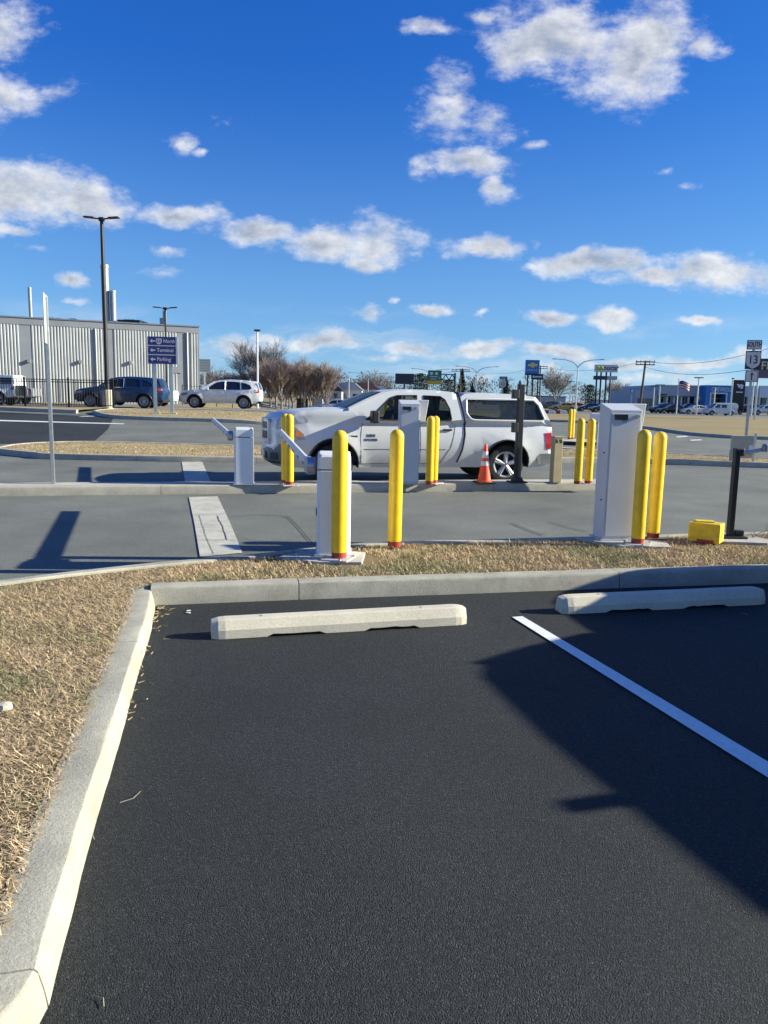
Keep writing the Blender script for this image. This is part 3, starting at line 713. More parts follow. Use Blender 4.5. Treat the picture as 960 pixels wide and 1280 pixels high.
# sign on a post seen nearly edge-on
t = thing('road_sign', 'pale sign panel seen nearly edge-on atop a galvanised post', 'sign', (-5.62,12.95,.15), R(17.5))
MB().bb(-.03,.03,-.03,.03,0,3.08).build('post', M['steel'], t, bevel=.006)
MB().box((0,0,2.72),(.012,.62,.80)).build('panel', mat('pale_sign_back',(.42,.44,.42),.5), t, bevel=.003)
MB().box((.01,0,2.55),(.03,.1,.04)).build('clamp', M['steel'], t); MB().box((.01,0,2.9),(.03,.1,.04)).build('clamp', M['steel'], t)

# ------------------------------------------------------------------ vehicles
def lerp_tab(tab, x):
    if x <= tab[0][0]: return tab[0][1]
    for (a,b),(c,d) in zip(tab, tab[1:]):
        if x <= c: return b+(d-b)*ss((x-a)/(c-a)) if c > a else d
    return tab[-1][1]
def car(name, label, cat, loc, rz, spec, paint, group=None, glassm=None, interior=False):
    S = spec; W = S['W']; prof = S['top']; L = S['L']; belt = S['belt']
    t = thing(name, label, cat, loc, rz, group)
    def hw(x, z):
        w = W/2*lerp_tab(S['plan'], x)
        if z > belt: w -= (z-belt)*S.get('tumble',.28)
        else:
            w -= .07*((z-.80)/.40)**2 if z > .80 else .11*((.80-z)/.45)**2
            for cx in S['wheels']:
                d = math.hypot(x-cx, z-S['r'])-S['arch']; w += .035*(1-ss(d/.20)) if d < .2 else 0
        return w
    # outline: bottom with arches
    wh = S['wheels']; ar = S['arch']; zb = S['zb']; r = S['r']
    bottom = []
    for cx in reversed(wh):
        a0 = math.asin(min(1,(zb-r)/ar)) if zb > r else -math.asin(min(1,(r-zb)/ar))
        n = 14
        for i in range(n+1):
            a = a0+(math.pi-2*a0)*i/n
            bottom.append((cx+ar*math.cos(a), r+ar*math.sin(a)))
    outer = list(prof)+bottom
    # densify top outline
    body = MB()
    gl = glassm or M['glassdark']
    for s in (-1,1):
        bm = fill_poly(outer, [w for w in S['windows']], .16, .12)
        bm.verts.ensure_lookup_table(); bm.verts.index_update()
        vs = [(v.co.x, s*hw(v.co.x,v.co.y), v.co.y) for v in bm.verts]
        body.add(vs, [tuple(v.index for v in f.verts) for f in bm.faces], True); bm.free()
    # skin ribbon
    cr = S.get('crown',.035); N = 10; glz = MB(); wsset = S.get('glass_segs',())
    def rib(p):
        x, z = p; w = hw(x,z); out = []
        for k in range(N+1):
            f = -1+2*k/N; c = 1-f*f
            dz = cr*c if z > belt-.15 else 0
            dx = -S.get('nose',.10)*c if x < .35 else (S.get('tailb',.05)*c if x > L-.3 else 0)
            if S.get('glass_x') and S['glass_x'][0] < x < S['glass_x'][1]: dx -= .06*c
            out.append((x+dx, f*w, z+dz))
        return out
    rings = []
    pr2 = []
    for i in range(len(prof)-1):
        a = Vector(prof[i]); b = Vector(prof[i+1]); n = max(1, int((b-a).length/.25))
        for k in range(n): pr2.append((tuple(a.lerp(b,k/n)), i))
    pr2.append((prof[-1], len(prof)-2))
    rings = [rib(p) for p,_ in pr2]
    for i in range(len(rings)-1):
        g_ = pr2[i][1] in wsset
        for k in range(N):
            q = [rings[i][k],rings[i][k+1],rings[i+1][k+1],rings[i+1][k]]
            (glz if g_ else body).add(q, [(0,1,2,3)], True)
    body.build('body', paint, t, weld=True, angle=42)
    runs = []
    for i in range(len(rings)-1):
        if pr2[i][1] in wsset:
            if runs and runs[-1][-1] == i-1: runs[-1].append(i)
            else: runs.append([i])
    for j, run in enumerate(runs):
        gz = MB()
        for i in run:
            for k in range(N): gz.add([rings[i][k],rings[i][k+1],rings[i+1][k+1],rings[i+1][k]], [(0,1,2,3)], True)
        gz.build('windscreen' if j == 0 else 'rear_window', gl, t, weld=True)
        for k in (0,N): MB().tube([rings[i][k] for i in run]+[rings[run[-1]+1][k]], .035, 6).build('pillar_trim', paint, t)
    for i, wpoly in enumerate(S['windows']):
        for s in (-1,1):
            bm = fill_poly(wpoly, (), .16, .12); bm.verts.index_update()
            mb = MB(); mb.add([(v.co.x, s*(hw(v.co.x,v.co.y)-.012), v.co.y) for v in bm.verts], [tuple(v.index for v in f.verts) for f in bm.faces], True)
            mb.build('window', S.get('win_mats',{}).get(i, gl), t); bm.free()
            if S.get('trim'):
                mb = MB(); pts = [(p[0], s*(hw(p[0],p[1])+.002), p[1]) for p in wpoly]; mb.tube(pts+[pts[0]], .011, 5, False)
                mb.build('window_trim', S['trim'], t)
    # underbody and arches
    ub = MB(); ub.bb(.35, L-.35, -W/2+.30, W/2-.30, zb+.02, min(belt-.1,r+ar+.06)); ub.build('underbody', M['plastic'], t)
    for cx in wh:
        for s in (-1,1):
            a0 = math.asin((zb-r)/ar) if abs(zb-r) < ar else 0; mb = MB(); pts = []
            for i in range(17):
                a = a0+(math.pi-2*a0)*i/16; x = cx+ar*math.cos(a); z = r+ar*math.sin(a); pts.append((x, s*(hw(x,z)+.004), z))
            mb.tube(pts, S.get('lip',.018), 6)
            # inner liner
            vs = [];
            for p in pts: vs += [p, (p[0], s*(W/2-.32), p[2])]
            mb.add(vs, [(2*i,2*i+1,2*i+3,2*i+2) for i in range(16)])
            mb.build('wheel_arch', S.get('lipm', M['plastic']), t)
            # wheel
            yy = s*(W/2-.14)
            w = MB(); w.lathe([(r*.60,-.105),(r*.80,-.12),(r*.95,-.11),(r,-.08),(r,.08),(r*.95,.11),(r*.8,.12),(r*.6,.105)],32,(0,0,0),'y')
            wo = w.build('wheel', M['rubber'], t); wo.location = (cx, yy, r)
            rm = MB(); rr = r*.66
            rm.lathe([(rr,-.105*1),(rr*.93,-.10),(rr*.90,-.04),(rr*.90,.04),(rr,.105)],28,(0,0,0),'y')
            ns = S.get('spokes',5); od = s
            for k in range(ns):
                a = 2*math.pi*k/ns+.3
                for da in ((-.10,.10) if ns < 8 else (0,)):
                    p0 = Vector((math.cos(a)*.03, od*.075, math.sin(a)*.03)); p1 = Vector((math.cos(a+da)*rr*.95, od*.095, math.sin(a+da)*rr*.95))
                    rm.tube([p0, p0.lerp(p1,.5), p1], [.045 if ns<8 else .02,.036 if ns<8 else .016,.030 if ns<8 else .014], 6)
            rm.lathe([(rr*.84,od*.085),(rr*.90,od*.105),(rr*1.0,od*.112)],28,(0,0,0),'y')
            rm.lathe([(0,od*.105),(.045,od*.105),(.055,od*.085),(.055,od*.02)],16,(0,0,0),'y')
            ro = rm.build('rim', M['rim'], wo)
            dk = MB().lathe([(0,od*.03),(rr*.9,od*.03)],24,(0,0,0),'y').build('brake_disc', M['black'] if ns < 8 else M['disc'], wo)
    # lamps
    for key, nm, mm in (('head','headlight',M['lens']),('tail','taillight',M['tail']),('amber','turn_signal',M['amber']),('fog','fog_lamp',M['plastic'])):
        if key in S:
            for s in (-1,1):
                bm = fill_poly(S[key], (), .08, .08); bm.verts.index_update()
                mb = MB(); off = .010 if key != 'amber' else .014
                n0 = [(v.co.x, s*(hw(v.co.x,v.co.y)+off), v.co.y) for v in bm.verts]; fs = [tuple(v.index for v in f.verts) for f in bm.faces]
                mb.add(n0, fs, True)
                # rim back to the body so the lamp has depth
                pts = S[key]; m_ = len(pts)
                vs = [(p[0], s*(hw(*p)+off), p[1]) for p in pts]+[(p[0], s*(hw(*p)-.03), p[1]) for p in pts]
                mb.add(vs, [(i,(i+1)%m_,(i+1)%m_+m_,i+m_) for i in range(m_)])
                mb.build(nm, mm, t); bm.free()
    # seams
    sm = MB()
    for pts in S.get('seams',()):
        for s in (-1,1):
            Q = []
            for a, b in zip(pts, pts[1:]):
                for k in range(6): 
                    q = Vector(a).lerp(Vector(b), k/6); Q.append((q.x, s*(hw(q.x,q.y)+.0005), q.y))
            Q.append((pts[-1][0], s*hw(*pts[-1]), pts[-1][1])); sm.tube(Q, .004, 4, False)
    if sm.f: sm.build('door_seams', M['plastic'], t)
    for (hx, hz) in S.get('handles',()):
        for s in (-1,1): MB().box((hx, s*(hw(hx,hz)+.022), hz),(.20,.03,.035)).build('door_handle', S.get('handlem',paint), t, bevel=.008)
    if 'mirror' in S:
        mx, mz, ms = S['mirror']
        for s in (-1,1):
            mo = MB().box((mx, s*(hw(mx,mz)+.13*ms), mz+.03),(.12*ms,.22*ms,.20*ms)).build('mirror', S.get('mirrorm',paint), t, bevel=.03)
            MB().box((mx+.0, s*(hw(mx,mz)+.03), mz-.04),(.08,.12,.04)).build('mirror_arm', M['plastic'], mo)
    for (x0,x1,yw,z0,z1,mk,nm) in S.get('boxes',()):
        if isinstance(yw, tuple): MB().bb(x0,x1,yw[0],yw[1],z0,z1).build(nm, M[mk], t, bevel=.015)
        else: MB().bb(x0,x1,-yw,yw,z0,z1).build(nm, M[mk], t, bevel=.015)
    return t, hw

truck_spec = dict(L=5.70, W=2.0, belt=1.24, zb=.34, r=.40, arch=.50, wheels=(1.13,4.69), tumble=.26, crown=.025, nose=.16, tailb=.02, lip=.016,
    plan=[(0,.80),(.12,.88),(.35,.955),(.7,.99),(1.2,1.0),(5.2,1.0),(5.7,.985)],
    top=[(.58,.34),(.20,.34),(.05,.42),(.0,.55),(0,.74),(.06,.80),(.04,1.05),(.07,1.24),(.15,1.33),(.5,1.42),(.95,1.46),(1.42,1.47),(1.75,1.63),(2.14,1.80),(2.35,1.84),(2.7,1.855),(3.25,1.85),(3.55,1.83),(3.66,1.78),(3.72,1.74),(3.73,1.76),(3.80,1.81),(4.4,1.815),(5.1,1.80),(5.32,1.77),(5.44,1.64),(5.62,1.30),(5.68,1.16),(5.69,.9),(5.66,.60),(5.60,.36),(5.25,.34)],
    glass_segs=(11,12), glass_x=(1.42,2.1),
    windows=[[(1.76,1.27),(1.95,1.41),(2.26,1.70),(2.40,1.745),(2.80,1.755),(2.80,1.27)],
             [(2.94,1.27),(2.94,1.755),(3.28,1.745),(3.38,1.68),(3.47,1.50),(3.50,1.30),(3.48,1.27)],
             [(3.82,1.68),(3.82,1.42),(3.90,1.31),(4.00,1.285),(5.42,1.285),(5.50,1.32),(5.38,1.60),(5.27,1.70),(3.86,1.71)]],
    win_mats={}, seams=[[(1.68,.42),(1.66,.9),(1.70,1.24)],[(2.87,.42),(2.87,1.24)],[(3.56,.98),(3.60,1.24)],[(1.68,.42),(3.3,.42)],[(3.3,.42),(3.50,.75),(3.56,.98)],[(3.80,1.235),(5.66,1.225)],[(1.70,.70),(3.4,.70)]],
    handles=[(2.66,1.09),(3.42,1.09)], handlem=M['plastic'],
    head=[(.10,.92),(.13,1.10),(.40,1.12),(.56,.98),(.58,.88),(.30,.86)], amber=[(.40,.94),(.42,1.06),(.50,1.03),(.54,.92)],
    tail=[(5.56,.72),(5.52,1.04),(5.67,1.05),(5.675,.90),(5.65,.72)],
    mirror=(1.90,1.30,1.2), mirrorm=M['plastic'])
TL = Vector((-2.27,15.05,0.0))+Vector((-math.sin(TH),math.cos(TH),0))*.45+Vector((.05,0,0))
truck, thw = car('pickup_truck', 'white pickup truck with a windowed cap over its bed, waiting at the gate', 'pickup truck', TL, TH, truck_spec, M['truckwhite'], glassm=M['glasscab'])
for o in truck.children:
    if o.name.startswith('window') and 'trim' not in o.name:
        if max(v.co.x for v in o.data.vertices) > 5: o.data.materials[0] = M['glasscap']
# grille, bumpers, gap, cap trim, badge, interior
def nosex(f, base=0.0): return base-.16*(1-f*f)
def nose_band(name, z0, z1, f0, f1, m, off=.012, n=14):
    mb = MB(); vs = []
    for i in range(n+1):
        f = f0+(f1-f0)*i/n; w = 1.0*.86
        for z in (z0,z1):
            vs.append((nosex(f,.055)-off, f*w, z)); 
    mb.add(vs, [(2*i,2*i+2,2*i+3,2*i+1) for i in range(n)], True)
    vs2 = [(x+.05,y,z) for x,y,z in vs]; mb.add(vs2, [(2*i,2*i+1,2*i+3,2*i+2) for i in range(n)])
    k = len(vs); mb.add(vs+vs2, [(2*i,2*i+2,2*i+2+k,2*i+k) for i in range(n)]+[(2*i+1,2*i+1+k,2*i+3+k,2*i+3) for i in range(n)]+[(0,1,1+k,k),(k-2,k-1,2*k-1,2*k-2)])
    return mb.build(name, m, truck)
nose_band('grille', .86, 1.22, -.62, .62, M['plastic'], .03)
nose_band('grille_frame', 1.20, 1.26, -.66, .66, M['truckwhite'], .045); nose_band('grille_frame', .82, .87, -.66, .66, M['truckwhite'], .045)
nose_band('grille_bar', 1.02, 1.07, -.64, .64, M['truckwhite'], .045)
nose_band('grille_bar', .84, 1.24, -.03, .03, M['truckwhite'], .05)
nose_band('grille_bar', .84, 1.24, -.66, -.60, M['truckwhite'], .045); nose_band('grille_bar', .84, 1.24, .60, .66, M['truckwhite'], .045)
mb = MB(); vs = []
n = 22
for i in range(n+1):
    f = -1+2*i/n; y = f*.99; x = -.10+.30*abs(f)**3.2
    vs += [(x+.04,y,.40),(x-.03,y,.46),(x-.05,y,.66),(x,y,.78),(x+.12,y*.98,.80)]
mb.add(vs, [(5*i+j,5*i+j+1,5*i+j+6,5*i+j+5) for i in range(n) for j in range(4)], True)
mb.build('front_bumper', mat('grey_bumper',(.10,.105,.11),.4,.1,dirt=.1), truck)
MB().box((-.115,0,.56),(.04,1.0,.14)).build('bumper_intake', M['plastic'], truck, bevel=.01)
for s in (-1,1): MB().box((.03,s*.78,.56),(.08,.22,.13), rz=-s*.55).build('fog_lamp', M['plastic'], truck, bevel=.01)
mb = MB(); vs = []
for i in range(n+1):
    f = -1+2*i/n; y = f*.98; x = 5.86-.20*abs(f)**5
    vs += [(x-.22,y,.62),(x-.02,y,.63),(x,y,.56),(x-.02,y,.42),(x-.16,y,.40)]
mb.add(vs, [(5*i+j,5*i+j+1,5*i+j+6,5*i+j+5) for i in range(n) for j in range(4)], True)
for e in (0,n): mb.add(vs[e*5:e*5+5], [(0,1,2,3,4)])
for s in (-1,1): mb.add([(5.36,s*.975,.62),(5.66,s*.98,.62),(5.70,s*.98,.41),(5.40,s*.96,.40)], [(0,1,2,3)])
mb.build('rear_bumper', M['chrome'], truck)
mb = MB()
gap = [(3.66,1.84),(3.69,1.72),(3.74,1.5),(3.785,1.25),(3.79,1.0),(3.74,.7),(3.62,.36)]
for s in (-1,1):
    Q = []
    for a,b in zip(gap,gap[1:]):
        for k in range(4): q = Vector(a).lerp(Vector(b),k/4); Q.append((q.x,s*(thw(q.x,q.y)-.006),q.y))
    mb.tube(Q, .022, 6)
mb.tube([(3.70,-.80,1.80),(3.70,-.4,1.83),(3.70,.4,1.83),(3.70,.8,1.80)], .03, 6)
mb.build('cab_gap_shade', M['rubber'], truck)  # shade of the open gap between cab and bed, put in as black strip
mb = MB()
for s in (-1,1):
    Q = [(x, s*(thw(x,1.232)+.004), 1.232) for x in np.linspace(3.82,5.62,16)]; mb.tube(Q, .014, 6)
    w3 = truck_spec['windows'][2]; Q = [(p[0], s*(thw(*p)+.004), p[1]) for p in w3]; mb.tube(Q+[Q[0]], .02, 6)
mb.build('cap_window_frame', M['capwhite'], truck)
mb = MB()
for i in (0,1):
    for s in (-1,1):
        wq = truck_spec['windows'][i]; Q = [(p[0], s*(thw(*p)+.001), p[1]) for p in wq]; mb.tube(Q+[Q[0]], .012, 5)
mb.build('window_seals', M['rubber'], truck)
mb = MB()
pl = lambda x,y,z: (2.13-.0+x, -(thw(2.1,.98)+.004)-z*.3, .93+y)
add_text(mb, 'HEMI', .075, lambda x,y,z: (1.87+x, -(thw(1.87+x,.965+y)+.004+z), .965+y))
add_text(mb, '5.7 LITER', .065, lambda x,y,z: (1.87+x, -(thw(1.87+x,.885+y)+.004+z), .885+y))
mb.box((1.52,-(thw(1.52,.95)+.004),.95),(.16,.006,.03))
mb.build('badge_lettering', mat('dark_grey_badge',(.06,.06,.065),.4), truck)
# cap interior sheet, cab interior
mb = MB(); nn = 26; vs = []
for i in range(nn+1):
    for j in range(7):
        x = 4.62+.80*i/nn; z = 1.27+.40*j/6
        vs.append((x, -.72+.05*math.sin(i*1.1+j*1.9)+.04*math.sin(j*3.1+i*.4), z-.02*math.sin(i*.9)))
mb.add(vs, [(i*7+j,i*7+j+1,i*7+j+8,i*7+j+7) for i in range(nn) for j in range(6)], True)
mb.build('folded_sheet', M['tarp'], truck)
MB().bb(3.9,5.5,-.7,.7,.8,1.2).build('cargo_floor', M['cloth'], truck)
MB().bb(1.35,1.80,-.86,.86,.95,1.28).build('dashboard', M['plastic'], truck, bevel=.05)
for y in (-.42,.42):
    s_ = MB(); s_.box((2.55,y,1.0),(.5,.5,.16)); s_.box((2.86,y,1.27),(.14,.48,.50), ry=.15); s_.box((2.92,y,1.58),(.10,.26,.16)); s_.build('seat', M['cloth'], truck, bevel=.04)
s_ = MB(); s_.box((3.28,0,1.0),(.42,1.5,.16)); s_.box((3.52,0,1.25),(.12,1.45,.42)); s_.build('rear_seat', M['cloth'], truck, bevel=.04)
MB().bb(1.5,3.6,-.85,.85,.45,.75).build('cab_floor', M['plastic'], truck)
sw = MB(); sw.tube([(1.98+.06*math.sin(a)*.5,-.42+.19*math.cos(a),1.24+.17*math.sin(a)) for a in np.linspace(0,2*math.pi,20)], .014, 6, False); sw.tube([(1.8,-.42,1.18),(1.98,-.42,1.24)],.02,6); sw.build('steering_wheel', M['plastic'], truck)

# driver: one continuous skinned figure seated behind the wheel
def figure(name, pts, edges, rad, mtl, parent):
    me = bpy.data.meshes.new(name); me.from_pydata(pts, edges, []); o = bpy.data.objects.new(name, me); col.objects.link(o)
    m = o.modifiers.new('Skin','SKIN'); m.use_smooth_shade = True
    if not me.skin_vertices: 
        bm = bmesh.new(); bm.from_mesh(me); bm.verts.layers.skin.verify(); bm.to_mesh(me); bm.free()
    for i, v in enumerate(me.skin_vertices[0].data):
        v.radius = rad[i] if isinstance(rad[i], tuple) else (rad[i],rad[i]); v.use_root = (i == 0)
    s = o.modifiers.new('Sub','SUBSURF'); s.levels = 1; s.render_levels = 1
    bpy.context.view_layer.update(); dg = bpy.context.evaluated_depsgraph_get()
    m2 = bpy.data.meshes.new_from_object(o.evaluated_get(dg)); bpy.data.objects.remove(o)
    m2.materials.clear(); m2.materials.append(mtl)
    for p in m2.polygons: p.use_smooth = True
    q = bpy.data.objects.new(name, m2); col.objects.link(q)
    if parent: q.parent = parent
    return q
dloc = TL+Vector((math.cos(TH)*2.42+math.sin(TH)*.46, math.sin(TH)*2.42-math.cos(TH)*.46, 0))
dr = thing('person', 'driver in dark shirt and pale cap seated inside the white pickup', 'person', dloc, TH)
P_ = [(0,0,1.12),(-.02,0,1.28),(-.02,0,1.45),(-.04,0,1.53),(-.06,0,1.60),(-.07,0,1.68),
      (-.03,-.18,1.43),(-.12,-.24,1.22),(-.38,-.20,1.26),(-.47,-.18,1.29),(-.03,.18,1.43),(-.12,.24,1.22),(-.38,.17,1.26),(-.47,.15,1.29),
      (-.22,-.11,1.10),(-.45,-.12,1.12),(-.55,-.12,.72),(-.22,.11,1.10),(-.45,.12,1.12),(-.55,.12,.72)]
E_ = [(0,1),(1,2),(2,3),(3,4),(4,5),(2,6),(6,7),(7,8),(8,9),(2,10),(10,11),(11,12),(12,13),(0,14),(14,15),(15,16),(0,17),(17,18),(18,19)]
Rr = [.14,.13,.12,.055,.085,.075,.06,.048,.036,.035,.06,.048,.036,.035,.09,.07,.05,.09,.07,.05]
body = figure('body', P_, E_, Rr, M['skin'], dr)
figure('shirt', [P_[0],P_[1],P_[2],P_[6],P_[7],P_[10],P_[11]], [(0,1),(1,2),(2,3),(3,4),(2,5),(5,6)], [.155,.145,.135,.07,.06,.07,.06], M['shirt'], dr)
capm = MB().lathe([(.100,0),(.104,.03),(.09,.08),(.05,.11),(0,.12)],20,(-.065,0,1.665)); capm.prism([(-.12,-.07),(-.24,-.05),(-.25,.05),(-.12,.07)],1.668,1.682,'z'); capm.build('cap', M['capcloth'], dr)
fc = MB().lathe([(0,.02),(.012,.012),(.014,0),(0,-.02)],8,(-.145,0,1.62)); fc.build('nose', M['skin'], dr)

suv = dict(L=4.72, W=1.9, belt=1.05, zb=.30, r=.37, arch=.44, wheels=(.88,3.74), tumble=.36, crown=.03, nose=.14, tailb=.06,
    plan=[(0,.74),(.15,.86),(.45,.95),(.9,1.0),(4.0,1.0),(4.5,.95),(4.72,.86)],
    top=[(.44,.30),(.15,.28),(.03,.40),(0,.55),(.02,.78),(.10,.90),(.35,.98),(.9,1.08),(1.35,1.14),(1.7,1.36),(2.05,1.57),(2.3,1.64),(2.9,1.68),(3.6,1.665),(4.15,1.62),(4.45,1.58),(4.52,1.52),(4.66,1.12),(4.72,1.0),(4.72,.6),(4.66,.40),(4.35,.30)],
    glass_segs=(8,9,16), windows=[[(1.62,1.10),(1.9,1.34),(2.15,1.50),(2.4,1.56),(2.68,1.575),(2.68,1.10)],[(2.76,1.10),(2.76,1.575),(3.2,1.57),(3.52,1.54),(3.56,1.10)],[(3.63,1.12),(3.60,1.53),(3.85,1.49),(4.12,1.38),(4.22,1.20),(4.10,1.13)]],
    seams=[[(1.45,.42),(1.45,1.05)],[(2.72,.42),(2.72,1.05)],[(3.3,.5),(3.6,1.05)],[(1.45,.42),(3.2,.42)]], handles=[(2.48,.95),(3.45,.97)],
    head=[(.08,.72),(.06,.83),(.40,.90),(.55,.86),(.35,.74)], tail=[(4.38,.98),(4.36,1.10),(4.66,1.10),(4.70,1.0),(4.6,.94)], mirror=(1.68,1.12,.8), spokes=10, lip=.022,
    boxes=[(4.45,4.74,.8,.32,.46,'plastic','bumper_insert'),(-.10,.05,.5,.40,.72,'plastic','grille')])
def place_left(px, Y, dz=0): p = foot(px, Y); return Vector((p.x,p.y,p.z+dz))
TG = 'cars parked and driving beyond the lanes'
M_tr = dict(suv); M_tr['trim'] = M['chrome']
car('parked_suv', 'navy blue SUV behind the black metal fence', 'SUV', place_left(99,42.6,.1), R(3), M_tr, M['suvblue'], TG)
car('parked_suv', 'white SUV right of the blue direction sign', 'SUV', place_left(228,46.3,.1), R(3), M_tr, M['suvwhite'], TG)
sedan = dict(L=4.7, W=1.82, belt=.92, zb=.26, r=.33, arch=.40, wheels=(.9,3.65), tumble=.42, crown=.03, nose=.14, tailb=.06, plan=suv['plan'],
    top=[(.5,.26),(.12,.24),(0,.42),(.02,.62),(.12,.72),(.5,.80),(1.2,.92),(1.5,1.02),(2.05,1.36),(2.5,1.44),(3.1,1.42),(3.6,1.28),(4.05,1.06),(4.5,1.02),(4.66,.96),(4.70,.6),(4.62,.36),(4.25,.26)],
    glass_segs=(7,8,11), windows=[[(1.65,.98),(2.1,1.29),(2.6,1.36),(2.62,.98)],[(2.70,.98),(2.70,1.36),(3.1,1.34),(3.5,1.20),(3.7,1.02),(3.5,.98)]],
    seams=[[(1.5,.4),(1.5,.95)],[(2.66,.4),(2.66,.95)]], head=[(.08,.55),(.06,.66),(.5,.76),(.45,.62)], tail=[(4.3,.80),(4.35,.95),(4.66,.93),(4.66,.78)], mirror=(1.75,1.0,.7), spokes=10)
sd, _ = car('sedan', 'silver sedan partly hidden behind the pickup bonnet', 'sedan', place_left(389,80), R(6), sedan, M['silver'], TG)
def recolor(c, m, label, cat=None):
    for ch in c.children:
        if ch.name.split('.')[0] in ('body','pillar_trim','mirror','door_handle'):
            ch.data = ch.data.copy(); ch.data.materials[0] = m
    c['label'] = label
    return c
def dup_car(src, label, loc, rz, m): 
    c = clone(src, label, loc, rz, TG); return recolor(c, m, label)
dup_car(sd, 'pale silver car half hidden behind the sign legs', place_left(127,49,.1), R(3), M['suvwhite'])
jeep = dict(L=4.3, W=1.9, belt=1.22, zb=.5, r=.42, arch=.5, wheels=(.75,3.2), tumble=.1, crown=.03, nose=.04, tailb=.02, plan=[(0,.85),(.3,.95),(1,1),(4.3,1)],
    top=[(.28,.5),(0,.55),(0,.8),(.02,1.12),(.3,1.2),(1.35,1.25),(1.6,1.75),(1.8,1.82),(3.8,1.82),(4.15,1.80),(4.2,1.2),(4.2,.6),(3.8,.5)],
    glass_segs=(5,10), windows=[[(1.6,1.28),(1.78,1.68),(2.45,1.68),(2.45,1.28)],[(2.55,1.28),(2.55,1.68),(3.3,1.68),(3.3,1.28)],[(3.4,1.28),(3.4,1.68),(4.05,1.68),(4.08,1.28)]],
    head=[(.04,.9),(.04,1.05),(.2,1.05),(.2,.9)], tail=[(4.0,.95),(4.0,1.12),(4.18,1.12),(4.18,.95)], spokes=5)
car('off_road_car', 'boxy white off-road car at the left edge behind the fence', 'off-road car', place_left(-62,47,.0), R(3), jeep, M['suvwhite'], TG)
smallpick = dict(L=5.3, W=1.9, belt=1.0, zb=.42, r=.38, arch=.46, wheels=(.95,4.15), tumble=.3, crown=.03, nose=.1, tailb=.02, plan=[(0,.8),(.3,.95),(1,1),(5.3,1)],
    top=[(.5,.42),(.05,.45),(0,.7),(.1,1.0),(1.4,1.15),(1.95,1.65),(2.2,1.72),(3.2,1.70),(3.5,1.15),(3.55,1.08),(5.2,1.08),(5.28,1.0),(5.28,.55),(4.7,.42)],
    glass_segs=(4,7), windows=[[(1.75,1.15),(2.15,1.58),(2.6,1.6),(2.6,1.15)],[(2.68,1.15),(2.68,1.6),(3.1,1.58),(3.25,1.15)]],
    head=[(.06,.75),(.06,.9),(.35,.92),(.35,.78)], tail=[(5.1,.78),(5.1,1.04),(5.27,1.04),(5.27,.78)])
car('pickup_truck', 'small silver pickup with red tail lamp behind the fence at left', 'pickup truck', place_left(-50,54,.0), R(3), smallpick, M['silver'], TG)
van = dict(L=4.75, W=1.85, belt=1.1, zb=.3, r=.34, arch=.41, wheels=(.85,3.75), tumble=.08, crown=.03, nose=.12, tailb=.03, plan=[(0,.8),(.4,.95),(1,1),(4.75,.98)],
    top=[(.44,.3),(.1,.3),(0,.5),(.05,.85),(.3,1.0),(.8,1.1),(1.1,1.38),(1.55,1.75),(1.8,1.83),(4.4,1.84),(4.62,1.78),(4.74,1.1),(4.74,.45),(4.3,.3)],
    glass_segs=(5,6), windows=[[(1.05,1.15),(1.35,1.45),(1.62,1.64),(2.0,1.66),(2.0,1.15)],[(2.2,1.15),(2.2,1.62),(3.0,1.62),(3.0,1.15)]],
    seams=[[(2.1,.4),(2.1,1.7)],[(3.1,.4),(3.1,1.7)],[(.9,.5),(.95,1.1)]], head=[(.06,.75),(.1,.9),(.35,.98),(.3,.8)], tail=[(4.6,.7),(4.6,1.1),(4.73,1.1),(4.73,.7)], mirror=(1.0,1.15,.8))
car('delivery_van', 'pale delivery van on the highway before the blue showroom', 'van', place_left(881,116,0), R(2), van, M['wallpale'], TG)
# cars standing in front of the showroom and along the highway
sv2, _ = car('parked_suv', 'grey SUV at the right edge before the showroom', 'SUV', place_left(939,128,.02), R(3), suv, M['silver'], TG)
dup_car(sv2, 'black SUV parked before the showroom, left of the flagpole', place_left(812,130,.02), R(4), M['carblack'])
dup_car(sd, 'black car parked just left of the flagpole foot', place_left(822,127,.02), R(3), M['carblack'])
dup_car(sv2, 'dark grey SUV parked just right of the flagpole foot', place_left(843,130,.02), R(3), M['plastic'])
dup_car(sd, 'small white car parked before the showroom, right of the flagpole', place_left(852,126,.02), R(4), M['suvwhite'])
dup_car(sd, 'dark red car parked before the blue showroom front', place_left(867,128,.02), R(2), M['carred'])
dup_car(sv2, 'black SUV parked beneath the dark pylon sign', place_left(917,131,.02), R(3), M['carblack'])
dup_car(sd, 'black sedan on the far highway left of the logo sign poles', place_left(720,134,.02), R(3), M['carblack'])
dup_car(sd, 'dark red sedan on the far highway right of the gold car', place_left(701,138,.02), R(3), M['carred'])
dup_car(sd, 'black sedan just left of the tall ticket machine top', place_left(737,126,.02), R(3), M['carblack'])
dup_car(sv2, 'olive SUV right of the pickup cap on the far highway', place_left(668,138,.02), R(3), M['carolive'])
dup_car(sd, 'gold car on the far highway beyond the pickup tail', place_left(687,132,.02), R(3), M['cargold'])

